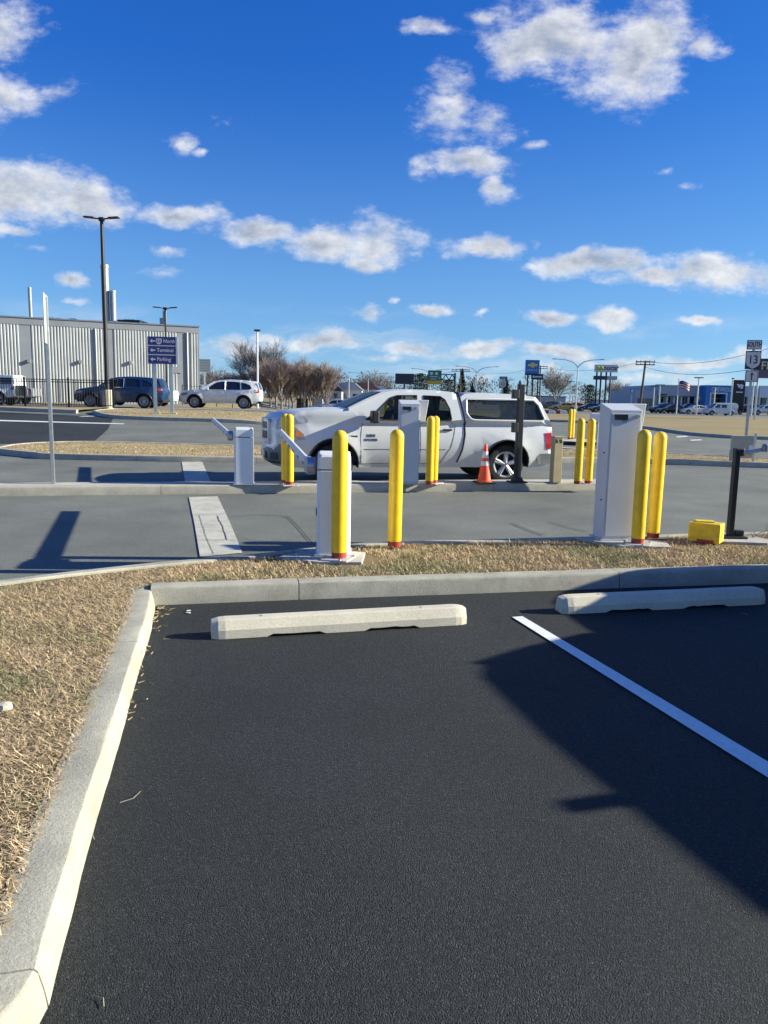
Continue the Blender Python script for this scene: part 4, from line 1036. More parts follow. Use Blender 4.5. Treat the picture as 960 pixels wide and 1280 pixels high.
# big dark SUV standing in the bay to the right; its shadow falls over the near lot
bigsuv = dict(L=5.3, W=2.02, belt=1.30, zb=.38, r=.41, arch=.48, wheels=(1.0,4.1), tumble=.26, crown=.03, nose=.14, tailb=.04,
    plan=[(0,.70),(.2,.84),(.6,.97),(1.0,1.0),(4.9,1.0),(5.3,.95)],
    top=[(.5,.38),(.15,.38),(.02,.5),(0,.8),(.04,1.15),(.14,1.33),(.5,1.40),(1.4,1.44),(1.75,1.70),(2.1,1.92),(2.35,1.97),(3.2,1.99),(4.6,1.97),(4.95,1.90),(5.2,1.3),(5.28,1.1),(5.28,.6),(4.7,.38)],
    glass_segs=(7,8,13), windows=[[(1.75,1.30),(2.05,1.62),(2.35,1.78),(2.75,1.77),(2.75,1.26)],[(2.85,1.26),(2.85,1.77),(3.6,1.77),(3.6,1.26)],[(3.7,1.28),(3.7,1.76),(4.5,1.73),(4.7,1.4),(4.6,1.28)]],
    seams=[[(1.6,.5),(1.6,1.2)],[(2.8,.5),(2.8,1.2)],[(3.7,.6),(3.75,1.2)]], handles=[(2.6,1.1),(3.5,1.1)],
    head=[(.08,.85),(.06,1.02),(.5,1.06),(.5,.9)], tail=[(5.0,.95),(5.0,1.3),(5.2,1.3),(5.27,1.0)], mirror=(1.85,1.35,1.0), boxes=[(3.84,3.95,(-.93,.85),2.02,2.06,'plastic','shadow_bar')])  # bar added on the unseen roof for the spur in its cast shadow
BAY = R(-73)
car('parked_suv', 'large dark SUV in the next bay, outside the frame on the right', 'SUV', (5.77,7.30,.004), BAY, bigsuv, M['carblack'])

# ------------------------------------------------------------------ left: fence, sign, lamps, building
t = thing('metal_fence', 'black metal picket fence on the left before the navy SUV', 'fence', (0,0,0))
fa = at(142,515,40.0); A = Vector((fa.x,40.0)); B = Vector((fa.x-14.5, 41.8)); Lf = (B-A).length; fh = 1.42
def fz(p): return T(p.x,p.y)+.14
mb = MB(); npan = 6
for k in range(npan+1):
    p = A.lerp(B,k/npan); z = fz(p)
    o = MB().bb(-.04,.04,-.04,.04,0,fh+.08).build('post', M['black'], t); o.location = (p.x,p.y,z); MB().box((0,0,fh+.09),(.10,.10,.03),taper=.5).build('post_cap', M['black'], o)
for k in range(npan):
    mb = MB(); a = A.lerp(B,k/npan); b = A.lerp(B,(k+1)/npan); n = 17
    for zr in (.12, fh-.14, fh-.02): mb.tube([(a.x,a.y,fz(a)+zr),(b.x,b.y,fz(b)+zr)], .020, 4, smooth=False)
    for i in range(1,n):
        p = a.lerp(b,i/n); z = fz(p); mb.tube([(p.x,p.y,z+.06),(p.x,p.y,z+fh-.02)], .018, 4, smooth=False)
    mb.build('picket_panel', M['black'], t)

# blue direction sign
Ysn = 36.5
pL = at(195,521,Ysn); pR = at(215,521,Ysn)
z0 = T(pL.x,Ysn)+.12
t = thing('direction_sign', 'violet-blue three-line direction sign with arrows on two metal legs', 'sign', ((pL.x+pR.x)/2,Ysn,z0), R(6))
hwid = (pR.x-pL.x)/2
top = at(199,421,Ysn).z-z0; bot = at(199,455,Ysn).z-z0
pw = (at(216,440,Ysn).x-at(182,440,Ysn).x)/2
for s in (-1,1):
    lo = MB().bb(-.075,.075,-.06,.06,.03,top).build('leg', M['alum'], t); lo.location.x = s*hwid
    MB().box((0,0,.02),(.42,.34,.04)).build('foot_plate', M['slab'], lo)
cx = .0
MB().bb(cx-pw,cx+pw,-.14,-.07,bot,top).build('panel', M['signblue'], t, bevel=.01)
MB().bb(cx+pw,cx+pw+.09,-.15,.02,bot-.01,top+.01).build('side_trim', M['alum'], t)
hh = (top-bot)/3
mb = MB()
for k in (1,2): mb.bb(cx-pw,cx+pw,-.146,-.141,bot+hh*k-.02,bot+hh*k+.02)
mb.bb(cx-pw-.03,cx-pw,-.146,-.06,bot,top)
for k, wd in enumerate(('Parking','Terminal','North')):
    zc = bot+hh*(k+.5); ax = cx-pw+.09
    mb.prism([(ax,zc),(ax+.11,zc+.09),(ax+.11,zc+.03),(ax+.24,zc+.03),(ax+.24,zc-.03),(ax+.11,zc-.03),(ax+.11,zc-.09)],-.148,-.143,'y')
    tx = cx-pw+(.40 if wd != 'North' else .70)
    add_text(mb, wd, hh*.58, lambda x,y,z,tx=tx,zc=zc: (tx+x, -.145-z, zc+y), .002, 'LEFT', .88)
sx = cx-pw+.50; zc = bot+hh*2.5
mb.prism([(sx-.12,zc+.12),(sx+.12,zc+.12),(sx+.14,zc-.02),(sx+.08,zc-.12),(sx,zc-.15),(sx-.08,zc-.12),(sx-.14,zc-.02)],-.148,-.143,'y')
mb.build('lettering', M['signwhite'], t)
mb = MB(); add_text(mb, '13', .2, lambda x,y,z: (sx+x,-.150-z,zc+y), .001); mb.build('route_number', M['signblack'], t)

def twin_lamp(px, Y, ytop, label, r=.11, armw=1.0, ped=False, m='bronze', headm=None):
    p = foot(px,Y); h = at(px,ytop,Y).z-p.z
    t = thing('lamp_post', label, 'lamp post', p, 0, 'twin-headed lamp posts')
    zb = 0
    if ped:
        MB().lathe([(0,0),(.30,0),(.30,1.0),(.27,1.06),(0,1.06)],20).build('pedestal', M['stonebase'], t); zb = 1.06
    MB().tube([(0,0,zb),(0,0,h*.5),(0,0,h-.05)],[r,r*.85,r*.7],12).build('pole', M[m], t)
    MB().box((0,0,h-.05),(.26,.22,.2)).build('junction_box', M[m], t, bevel=.03)
    for s in (-1,1):
        mb = MB(); mb.tube([(0,0,h-.05),(s*armw*.35,0,h+.0)],.04,6)
        mb.box((s*armw*.66,0,h+.04),(armw*.62,.32,.07),ry=-s*.08,taper=.8); mb.build('lamp_head', M[m], t)
    return t
twin_lamp(134.5, 41.2, 273, 'tall dark twin lamp post on a round pedestal at the fence end', .12, .95, True)
twin_lamp(209, 62, 385, 'dark twin lamp post standing behind the blue direction sign', .10, 1.0)
def single_post(px, Y, ytop, label, r=.09, m='alum', head=.9, group='parking lot light poles', tname='light_pole'):
    p = foot(px,Y); h = at(px,ytop,Y).z-p.z
    t = thing(tname, label, 'light pole', p, 0, group)
    MB().tube([(0,0,0),(0,0,h)],[r,r*.7],8).build('pole', M[m], t)
    MB().box((0,0,h),(head,.4,.14)).build('lamp_head', M['bronze'], t, bevel=.03)
    return t
single_post(322, 66, 413, 'slim pale light pole right of the white SUV', .10, 'signwhite', .5)
single_post(712.5, 160, 477, 'shoebox light pole left of the double-arm streetlight', .14, 'steel', 1.6)
single_post(716, 200, 487, 'farthest small light pole beside the double-arm streetlight', .14, 'steel', 1.4)
single_post(817, 150, 483, 'left of the two close light poles before the low showroom wing', .14, 'alum', 1.6)
single_post(824, 152, 481, 'right of the two close light poles at the showroom corner', .14, 'alum', 1.8)
single_post(871.5, 118, 472, 'light pole standing at the left edge of the blue showroom front', .14, 'alum', 1.3)
single_post(893, 120, 483, 'light pole in front of the blue showroom doorway', .12, 'alum', .4)
single_post(914, 112, 473, 'pale pole left of the dark pylon sign', .14, 'alum', .3)
single_post(940.5, 112, 474, 'pale pole right of the route 13 sign assembly', .14, 'alum', .3)
single_post(644, 190, 490, 'far light pole left of the blue dealer sign', .14, 'steel', 1.4)

# ribbed metal building
Yl, Yr = 66.0, 72.5
cR = at(248,450,Yr); cL = at(-140,450,Yl-3.5)
bl = Vector((cL.x,Yl-3.5)); br = Vector((cR.x,Yr)); dv = (br-bl); Lb = dv.length
t = thing('metal_building', 'long grey ribbed metal building with roof stacks on the left', 'building', (bl.x,bl.y,.3), math.atan2(dv.y,dv.x))
hb = at(248,409,Yr).z-.3
mb = MB(); mb.bb(0,Lb,.12,24,0,hb-.05); mb.build('core_wall', M['metalflat'], t)
mb = MB(); x = 0; step = .34
piers = [Lb-.55, Lb-2.6]
bayw = Lb/7.5
segs = []
k = 0
pier_x = [Lb-1.9-i*(6.6) for i in range(7)]
vs = []; fs = []
x = 0.0
prof = []
while x < Lb:
    inp = any(0 < x-px_ < 1.0 for px_ in pier_x)
    if inp: prof += [(x,.10),(x+.30,.10)]; x += .30; continue
    prof += [(x,.04),(x+.04,.0),(x+.13,.0),(x+.17,.04)]; x += .25
for i,(a,b) in enumerate(prof): vs += [(a,b,0),(a,b,hb-.55)]
fs = [(2*i,2*i+2,2*i+3,2*i+1) for i in range(len(prof)-1)]
mb.add(vs, fs); mb.build('ribbed_siding', M['metalwall'], t)
mb = MB()
for px_ in pier_x:
    if 0 < px_ < Lb: mb.bb(px_, px_+1.0, .04, .11, 0, hb-.55)
mb.bb(-.1,Lb+.08,-.02,.12,hb-.55,hb); mb.bb(Lb-.001,Lb+.08,.0,24,0,hb); mb.build('trim_panels', M['metalflat'], t)
MB().bb(-.15,Lb+.14,-.10,24.1,hb,hb+.10).build('roof', mat('roof_coping',(.16,.18,.22),.5), t)
mb = MB()
for px_ in (Lb-1.0+.0,): mb.tube([(px_,-.02,0),(px_,-.02,hb-.55)],.1,8)
mb.tube([(Lb-8.9,-.04,0),(Lb-8.9,-.04,hb-.6)],.1,8); mb.build('downpipe', M['steel'], t)
def bx(px): # distance along the wall for a pixel column
    r = ray(px,450); d = Vector((r[0],r[1])); 
    den = d.x*dv.y-d.y*dv.x; s = (bl.y*d.x-bl.x*d.y)/(-den) if den else 0
    return s*Lb
for px in (36,100,163):
    x = bx(px); mb = MB().box((x,-.12,(at(px,452,68).z-.3)),(.28,.28,.26)); mb.box((x,-.04,at(px,452,68).z-.3+.05),(.1,.2,.08)); mb.build('wall_lamp', M['steel'], t, bevel=.02)
MB().bb(bx(216),bx(227),-.04,.0,at(220,466,71).z-.3,at(220,458,71).z-.3).build('louvre', M['metalflat'], t)
MB().bb(bx(200),bx(208),-.05,.0,0,at(204,476,70).z-.3).build('door', M['wallgrey'], t)
def stack(px, yt, w, label, dy=6):
    x = bx(px)*1.0; Yq = 70
    p = at(px, 405, Yq+dy); hz = at(px,yt,Yq+dy).z; r = w/960*(Yq+dy)/2
    s = thing('roof_stack', label, 'roof stack', (p.x,Yq+dy,hb+.35), 0, 'galvanised roof stacks')
    hh_ = hz-hb-.35
    MB().tube([(0,0,0),(0,0,hh_)],r,14).build('flue', M['flue'], s)
    MB().tube([(0,0,hh_*.96),(0,0,hh_*1.0+.05)],r*1.15,14).build('rim_band', M['steel'], s)
    MB().box((0,0,.1),(r*3,r*3,.25)).build('curb', M['metalflat'], s)
    for k in (.35,.65): MB().tube([(0,0,hh_*k-.03),(0,0,hh_*k+.03)],r*1.08,14).build('joint_band', M['steel'], s)
stack(39, 360, 4, 'thin roof stack at the far left of the metal building', 1)
stack(133, 332, 9, 'tallest thick roof stack beside the tall dark lamp post', 5)
stack(142, 364, 7, 'shorter roof stack just right of the tallest one', 5)
stack(206, 389, 4.5, 'slim roof stack behind the small twin lamp post', 6)
stack(201.5, 398, 3.5, 'shortest roof stack left of the slim one', 6)
for i,(px0,px1,yt,lab) in enumerate(((152,180,401,'dark flat air unit on the metal roof, right of the stacks'),(90,102,400,'small dark air unit on the metal roof, left of the tall lamp post'),(44,82,398.5,'long low air unit on the metal roof near the left pale sign'))):
    a = at(px0,405,76); b = at(px1,405,76); zt = at(px0,yt,76).z
    s = thing('roof_unit', lab, 'air unit', ((a.x+b.x)/2,76,hb+.38), 0, 'roof air units')
    MB().box((0,0,(zt-hb-.38)/2),(b.x-a.x,2.5,max(.2,zt-hb-.38))).build('casing', M['black'], s, bevel=.04)
    MB().box((0,-.2,max(.2,zt-hb-.38)+.03),((b.x-a.x)*.5,1.6,.06)).build('fan_guard', M['steel'], s)
# board behind the building
p = foot(256,88); t = thing('notice_board', 'grey-blue board on a post at the right corner of the metal building', 'sign', p)
zt = at(256,449,88).z-p.z; zb_ = at(256,465,88).z-p.z
MB().tube([(0,0,0),(0,0,zb_)],.09,8).build('post', M['steel'], t)
MB().box((0,-.1,(zt+zb_)/2),(1.5,.1,zt-zb_)).build('panel', mat('grey_blue_board',(.30,.36,.40),.5), t)
mb = MB()
for k in range(5): mb.box((0,-.16,zb_+(zt-zb_)*(k+.5)/5),(1.1-.2*(k%2),.01,.06))
mb.build('lettering', M['metalflat'], t)
# low far fence behind the white SUV
t = thing('wire_fence', 'thin dark wire fence behind the white SUV and the bare trees', 'fence', (0,0,0))
mb = MB(); a = foot(228,66); b = foot(470,92)
for k in range(16):
    p = a.lerp(b,k/15); z = T(p.x,p.y); MB().tube([(p.x,p.y,z),(p.x,p.y,z+1.7)],.04,5).build('post', M['black'], t)
for zr in (.3,.7,1.1,1.6): mb.tube([(a.x,a.y,T(a.x,a.y)+zr)]+[(a.lerp(b,k/10).x,a.lerp(b,k/10).y,T(a.lerp(b,k/10).x,a.lerp(b,k/10).y)+zr) for k in range(1,11)],.014,4)
mb.build('wires', M['black'], t)

# ------------------------------------------------------------------ double-arm street lights, utility poles
def street_light(px, Y, ytop, label, arm=3.8, sides=(-1,1), m='alum', r=.13, rise=1.2):
    p = foot(px,Y); h = at(px,ytop,Y).z-p.z
    t = thing('street_light', label, 'street light', p, R(random.uniform(-6,6)), 'curved-arm street lights')
    MB().tube([(0,0,0),(0,0,h*.5),(0,0,h-rise)],[r,r*.8,r*.65],10).build('pole', M[m], t)
    MB().lathe([(r*1.8,0),(r*1.8,.15),(r,.25)],12).build('base', M[m], t)
    for s in sides:
        mb = MB(); mb.tube([(0,0,h-rise-.05),(s*arm*.08,0,h-rise*.72),(s*arm*.25,0,h-rise*.34),(s*arm*.55,0,h-rise*.10),(s*arm,0,h)],[r*.6,r*.55,r*.5,r*.42,r*.35],8)
        a = mb.build('arm', M[m], t); MB().box((s*(arm+.25),0,h+.0),(.65,.28,.12),taper=.7).build('lamp_head', M['steel'], a)
    return t
street_light(720, 118, 449, 'double-arm street light between the dealer sign and the logo sign', 3.3)
street_light(595, 150, 458, 'double-arm street light above the front of the pickup cap', 3.6)
street_light(460, 165, 466, 'double-arm street light above the pickup windscreen', 3.8)
street_light(436, 170, 465, 'single-arm street light left of the pickup cab', 2.6, (-1,))
street_light(537, 160, 461, 'double-arm street light in front of the green highway sign', 3.4)
def utility(px0, yt, px1, Y, label, cross=2.4):
    p = foot(px1,Y); tp = at(px0,yt,Y)-p
    t = thing('utility_pole', label, 'utility pole', p, 0, 'wooden utility poles')
    MB().tube([(0,0,0),tp],[.2,.13],8).build('pole', M['wood'], t)
    for f in (.93,.98)[:2 if cross > 2 else 1]:
        c = tp*f; MB().box(c,(cross,.14,.14),ry=.0).build('crossarm', M['wood'], t)
        for k in (-1,-.5,.5,1): MB().lathe([(.05,0),(.07,.1),(.03,.2),(0,.22)],6,(c.x+k*cross*.46,0,c.z+.07)).build('insulator', M['steel'], t)
    return t, p+tp
_, w1 = utility(807,451,800,105, 'leaning wooden utility pole left of the showroom', 2.6)
_, w2 = utility(576,461,575,190, 'utility pole with crossarm right of the green sign gantry', 4.5)
utility(519,470,519,210, 'thin utility pole right of the dark billboard', 3)
_, w4 = utility(675.5,457,675,170, 'utility pole directly behind the blue dealer sign', 3.2)
_, w3 = utility(423,471,423,200, 'utility pole right of the last bare tree', 3.5)
def wire(a, b, sag, label):
    mb = MB(); a = Vector(a); b = Vector(b); P = [a.lerp(b,k/14)-Vector((0,0,sag*4*(k/14)*(1-k/14))) for k in range(15)]
    mb.tube(P,.022,4); return tag(mb.build('overhead_wire', M['black']), label, 'wire', 'overhead wires')
wire(w4, w1, 1.2, 'overhead wire from the pole behind the dealer sign to the leaning pole')
wire(w1, at(985,428,70), 1.0, 'overhead wire from the leaning pole to beyond the right edge')
wire(w1-Vector((0,0,.8)), at(985,452,60), 1.0, 'lower overhead wire passing behind the route 13 sign')
wire(w2, w4, 1.5, 'overhead wire between the gantry pole and the dealer sign pole')
wire(w3, w2, 2.0, 'overhead wire from above the bare trees to the gantry pole')

# ------------------------------------------------------------------ signs of the far road
def panel_thing(name, label, cat, px0, px1, y0, y1, Y, m, legs, ybot=None, depth=.3, legm='steel', legr=.12, rz=0):
    """sign panel spanning pixels at distance Y with posts"""
    pc = (px0+px1)/2; a = at(px0,(y0+y1)/2,Y); b = at(px1,(y0+y1)/2,Y); zt = at(pc,y0,Y).z; zb = at(pc,y1,Y).z
    g0 = T((a.x+b.x)/2,Y); t = thing(name, label, cat, ((a.x+b.x)/2,Y,g0), rz)
    w = b.x-a.x; zt -= g0; zb -= g0
    MB().bb(-w/2,w/2,-depth/2,depth/2,zb,zt).build('panel', M[m], t, bevel=.01)
    for lx in legs:
        MB().tube([(lx*w/2,depth/2+legr*1.1,0),(lx*w/2,depth/2+legr*1.1,zt-.1 if depth<.25 else zb+.3)],legr,8).build('leg', M[legm], t)
    return t, w, zb, zt
t,w,zb,zt = panel_thing('billboard', 'blank dark billboard above the pickup cab', 'billboard', 494,517.5,467,480,180,'navy',(0,),legm='bronze',legr=.25)
MB().bb(-w/2-.06,w/2+.06,-.2,-.16,zb-.06,zb).build('lower_frame', M['steel'], t)
# green sign on gantry
Yg = 140
t,w,zb,zt = panel_thing('highway_sign', 'green overhead highway sign with yellow lower panel on a truss gantry', 'highway sign', 535,552,463,476,Yg,'green',())
mb = MB(); cz = (zt+zb)/2; hp = zt-zb
for x in (-w*.25,w*.12): mb.prism([(x+.28*math.cos(a),zt-hp*.3+.28*math.sin(a)) for a in np.linspace(0,2*math.pi,13)[:-1]],-.17,-.152,'y')
mb.bb(-w*.36,w*.22,-.17,-.152,zb+hp*.36,zb+hp*.43); mb.bb(-w*.3,w*.1,-.17,-.152,zb+hp*.14,zb+hp*.2)
mb.prism([(w*.3,zb+hp*.15),(w*.42,zb+hp*.38),(w*.30,zb+hp*.38),(w*.36,zb+hp*.32),(w*.26,zb+hp*.19)],-.17,-.152,'y')
mb.build('lettering', M['signwhite'], t)
yb = at(543,480.5,Yg).z-T(t.location.x,Yg)
MB().bb(-w/2-.1,w/2+.1,-.15,.15,yb,zb-.02).build('exit_panel', M['amberpanel'], t)
mb = MB(); xr = at(570,470,Yg).x-t.location.x; tz = at(560,468,Yg).z; bz = at(560,475,Yg).z
for yy in (.3,1.1):
    mb.tube([(w/2-.5,yy,tz),(xr,yy,tz)],.09,6); mb.tube([(w/2-.5,yy,bz),(xr,yy,bz)],.09,6)
    n = 5
    for k in range(n):
        x0 = w/2-.4+(xr-w/2+.4)*k/n; x1 = w/2-.4+(xr-w/2+.4)*(k+1)/n; mb.tube([(x0,yy,bz if k%2 else tz),(x1,yy,tz if k%2 else bz)],.06,5)
for k in (0,1): mb.tube([(xr-.1,.3+.8*k,0),(xr-.1,.3+.8*k,tz+.3)],.14,8)
mb.tube([(-w/2,.7,0),(-w/2,.7,tz)],.12,8)
mb.build('gantry', M['bronze'], t)
# route sign pair: north
def shield(cx, cz, w, h): return [(cx-w*.40,cz+h*.5),(cx-w*.2,cz+h*.44),(cx,cz+h*.48),(cx+w*.2,cz+h*.44),(cx+w*.40,cz+h*.5),(cx+w*.5,cz+h*.33),(cx+w*.45,cz+h*.12),(cx+w*.48,cz-h*.1),(cx+w*.4,cz-h*.3),(cx+w*.2,cz-h*.42),(cx,cz-h*.5),(cx-w*.2,cz-h*.42),(cx-w*.4,cz-h*.3),(cx-w*.48,cz-h*.1),(cx-w*.45,cz+h*.12),(cx-w*.5,cz+h*.33)]
def route_assembly(px, Y, rows, label, base_px, rz=0):
    p = foot(base_px,Y); t = thing('route_sign', label, 'road sign', p, rz, 'route 13 signs')
    zt = at(px,rows[0][1],Y).z-p.z
    MB().bb(-.035,.035,-.03,.03,0,zt).build('post', M['steel'], t)
    for kind, y0, y1, wpx in rows:
        z1 = at(px,y0,Y).z-p.z; z0 = at(px,y1,Y).z-p.z; w = wpx/960*Y; c = (z0+z1)/2; h = z1-z0
        if kind == 'shield':
            po = MB().bb(-w/2,w/2,-.055,-.04,z0,z1).build('route_panel', M['signblack'], t)
            MB().prism(shield(0,c,w*.97,h*.95),-.062,-.056,'y').build('shield', M['signshade'], po)
            mb = MB(); add_text(mb,'13',h*.62,lambda x,y,z: (x,-.064-z,c+y),.002,sx=.85); mb.build('route_number', M['signblack'], po)
        else:
            po = MB().bb(-w/2,w/2,-.055,-.04,z0,z1).build('plate', M['signshade'], t)
            mb = MB(); 
            if kind == 'arrow': mb.prism([(0,c+h*.36),(-w*.14,c+h*.06),(-w*.045,c+h*.12),(-w*.045,c-h*.34),(w*.045,c-h*.34),(w*.045,c+h*.12),(w*.14,c+h*.06)],-.062,-.057,'y')
            else: add_text(mb,kind,h*.72,lambda x,y,z: (x,-.060-z,c+y),.002,sx=w/(h*.72*3.3))
            e = .012*Y/23
            for (a,b,cc,d) in ((-w/2+e,w/2-e,z1-2*e,z1-e),(-w/2+e,w/2-e,z0+e,z0+2*e),(-w/2+e,-w/2+2*e,z0+e,z1-e),(w/2-2*e,w/2-e,z0+e,z1-e)): mb.bb(a,b,-.060,-.057,cc,d)
            mb.build('lettering', M['signblack'], po)
    return t
route_assembly(935, 23.4, [('SOUTH',425,437,17),('shield',438.5,461.5,17.5),('arrow',463,477.5,15)], 'SOUTH 13 route sign with up arrow on a tall post at right', 936.5, R(-14))
route_assembly(627.5, 60, [('NORTH',470.5,474.8,8.6),('shield',475.4,485,8.6)], 'NORTH 13 route sign rising above the pickup cap', 627.5, 0)
# blue dealer sign
t,w,zb,zt = panel_thing('dealer_sign', 'blue dealer sign with gold bow-tie emblem on tall poles', 'sign', 656.7,674,450,467,150,'dealerblue',(-.55,.25),legm='bronze',legr=.14,depth=.6)
cz = zb+(zt-zb)*.62; mb = MB(); e = w*.36; k = (zt-zb)*.09
mb.prism([(-e,cz-k),(-e*.85,cz+k),(-e*.3,cz+k),(-e*.3,cz+k*2),(e*.35,cz+k*2),(e*.35,cz+k),(e,cz+k),(e*.85,cz-k),(e*.3,cz-k),(e*.3,cz-k*2),(-e*.35,cz-k*2),(-e*.35,cz-k)],-.36,-.31,'y'); mb.build('bow_tie_emblem', M['gold'], t)
mb = MB(); add_text(mb,'CHEVROLET',.42,lambda x,y,z: (x,-.31-z,zb+(zt-zb)*.24+y),.01,sx=.92); mb.build('lettering', M['signwhite'], t)
MB().bb(-w/2,w/2,-.3,.3,zb-.32,zb-.02).build('lower_strip', M['navy'], t)
t,w,zb,zt = panel_thing('direction_board', 'black board with white arrow below the blue dealer sign', 'sign', 664,679,467.5,474.5,146,'signblack',(-.7,.2,.6),legm='bronze',legr=.12)
mb = MB(); cz = (zb+zt)/2; mb.prism([(-w*.42,cz),(-w*.3,cz+.3),(-w*.3,cz+.12),(-w*.18,cz+.12),(-w*.18,cz-.12),(-w*.3,cz-.12),(-w*.3,cz-.3)],-.17,-.152,'y')
add_text(mb,'EXIT ONLY',.42,lambda x,y,z: (w*.14+x,-.16-z,cz+y),.01,sx=.75)
mb2 = MB(); mb2.v, mb2.f, mb2.sm = mb.v[:14], mb.f[:], mb.sm
# keep only the arrow: the small words are not readable
arrow = MB(); arrow.prism([(-w*.42,cz),(-w*.3,cz+.32),(-w*.3,cz+.14),(w*.38,cz+.14),(w*.38,cz-.14),(-w*.3,cz-.14),(-w*.3,cz-.32)],-.17,-.152,'y'); arrow.build('arrow', M['signwhite'], t)
# logo sign on four poles
t,w,zb,zt = panel_thing('logo_sign', 'white logo sign with yellow-green mark on four dark poles', 'sign', 743.5,771.7,456,465.3,136,'signwhite',(-.72,-.35,.12,.5),legm='bronze',legr=.15,depth=.6)
for ch in t.children: pass
mb = MB(); add_text(mb,'nucar',1.25,lambda x,y,z: (w*.20+x,-.31-z,(zt+zb)/2+.08+y),.01,sx=.95); mb.build('lettering', M['navy'], t)
mb = MB(); cx_ = -w*.30
mb.tube([(cx_-.32+.26*math.cos(a),-.33,(zt+zb)/2+.26*math.sin(a)) for a in np.linspace(0,6.28,16)],.09,6,False)
mb.tube([(cx_+.32+.26*math.cos(a),-.33,(zt+zb)/2+.26*math.sin(a)) for a in np.linspace(0,6.28,16)],.09,6,False); mb.bb(cx_-.62,cx_+.62,-.34,-.31,(zt+zb)/2-.3,(zt+zb)/2+.3); mb.build('logo_mark', M['lime'], t)
z2 = at(757,470,136).z; z3 = at(757,474.8,136).z
MB().bb(-w/2-.1,w*.03,-.3,.3,z3,z2).build('dark_board', M['navy'], t); MB().bb(w*.06,w/2,-.3,.3,z3,z2).build('dark_board', M['wallgrey'], t)
# two small framed banners
for px,lab in ((790,'left framed banner sign between the logo sign and the leaning pole'),(802.5,'framed banner sign right behind the leaning pole')):
    t,w,zb,zt = panel_thing('banner_sign', lab, 'sign', px-2,px+2,485.5,492,140,'dealerblue',(0,),depth=.1,legr=.08); MB().bb(-w*.3,w*.3,-.08,-.052,zb+.15,zt-.15).build('face', M['signwhite'], t)
# dark sign with big letters at the right edge
t,w,zb,zt = panel_thing('shop_sign', 'large dark sign with pale letters F I at the right edge', 'sign', 943.5,1010,449,473,82,'navy',(-.72,.6),legr=.12,depth=1.2,legm='alum')
MB().bb(-w/2+.01,w/2-.01,-.62,-.60,zb+.02,zb+(zt-zb)*.4).build('lower_band', M['purple'], t)
mb = MB(); add_text(mb,'FI',1.15,lambda x,y,z: (-w/2+.30+x,-.66-z,zb+(zt-zb)*.62+y),.02,'LEFT'); mb.build('lettering', mat('pale_yellow_letters',(.62,.58,.45),.5), t)

# ------------------------------------------------------------------ showroom
Yd = 160
def dx(px): return at(px,500,Yd).x
def dz(px,y): return at(px,y,Yd).z
t = thing('car_showroom', 'long grey car showroom with a tall blue entrance portal', 'building', (0,Yd,0), 0)
MB().bb(dx(796),dx(822),.5,20,0,dz(809,487.5)).build('low_wing', M['wallgrey'], t)
MB().bb(dx(822),dx(875),0,25,dz(848,495),dz(848,481.5)).build('upper_wall', M['wallgrey'], t)
MB().bb(dx(822),dx(875),2.2,25,0,dz(848,495)).build('shop_glazing', M['glassdark'], t)
MB().bb(dx(916),dx(948),0,25,dz(930,496),dz(930,483)).build('upper_wall', M['wallgrey'], t)
MB().bb(dx(916),dx(1060),2.2,25,0,dz(930,496)).build('shop_glazing', M['glassdark'], t)
MB().bb(dx(948),dx(1060),-.3,25,dz(950,497),dz(950,482)).build('white_upper_wall', M['wallpale'], t)
for px in list(range(826,875,9))+list(range(921,1040,10)): MB().bb(dx(px)-.18,dx(px)+.18,.5,1.0,0,dz(px,496)).build('column', M['wallpale'], t)
MB().bb(dx(822)-.1,dx(875),-.25,.0,dz(848,482.3),dz(848,481.3)).build('roof_edge', M['wallpale'], t)
for a,b in ((798,806),(808,819)): MB().bb(dx(a),dx(b),.42,.5,0.4,dz(805,498)).build('window', M['glassdark'], t)
MB().bb(dx(825),dx(833),-.06,0,dz(829,494),dz(829,492.3)).build('wall_sign', M['navy'], t)
# portal: frame round an opening
P0,P1,Q0,Q1 = dx(874),dx(916),dx(881),dx(899); zt = dz(895,482); zo = dz(890,492.5)
mb = MB(); mb.bb(P0,Q0,-3,0,0,zt); mb.bb(Q1,P1,-3,0,0,zt); mb.bb(Q0,Q1,-3,0,zo,zt); mb.build('portal', M['dealerblue'], t)
mb = MB(); e = .25; mb.bb(Q0-e,Q0,-3.1,-2.95,0,zo+e); mb.bb(Q1,Q1+e,-3.1,-2.95,0,zo+e); mb.bb(Q0,Q1,-3.1,-2.95,zo,zo+e); mb.build('portal_frame', M['signwhite'], t)
MB().bb(Q0,Q1,-.6,-.4,0,zo).build('entrance_glass', M['glassdark'], t)
mb = MB()
for k in (1,2,3): mb.bb(Q0,Q1,-.68,-.62,zo*k/4-.04,zo*k/4+.04)
mb.build('entrance_mullions', M['steel'], t)
mb = MB(); add_text(mb,'CHEVROLET',1.15,lambda x,y,z: ((P0+P1)/2+x,-3.04-z,(zt+zo)/2+y),.02,sx=.75)
mb.build('lettering', M['signwhite'], t)
# dark pylon
t,w,zb,zt = panel_thing('pylon_sign', 'dark pylon sign with white emblem right of the blue portal', 'sign', 915.5,929.5,475,512,130,'bronze',(),depth=.8)
cz = zt-1.05; mb = MB()
mb.prism([(-.55,cz+.42),(.05,cz+.30),(.30,cz+.42),(.58,cz+.15),(.50,cz-.35),(.15,cz-.5),(.2,cz-.1),(-.1,cz-.32),(-.35,cz)],-.46,-.41,'y'); mb.bb(-.55,.55,-.44,-.41,cz-1.05,cz-.85); mb.build('emblem', M['signwhite'], t)
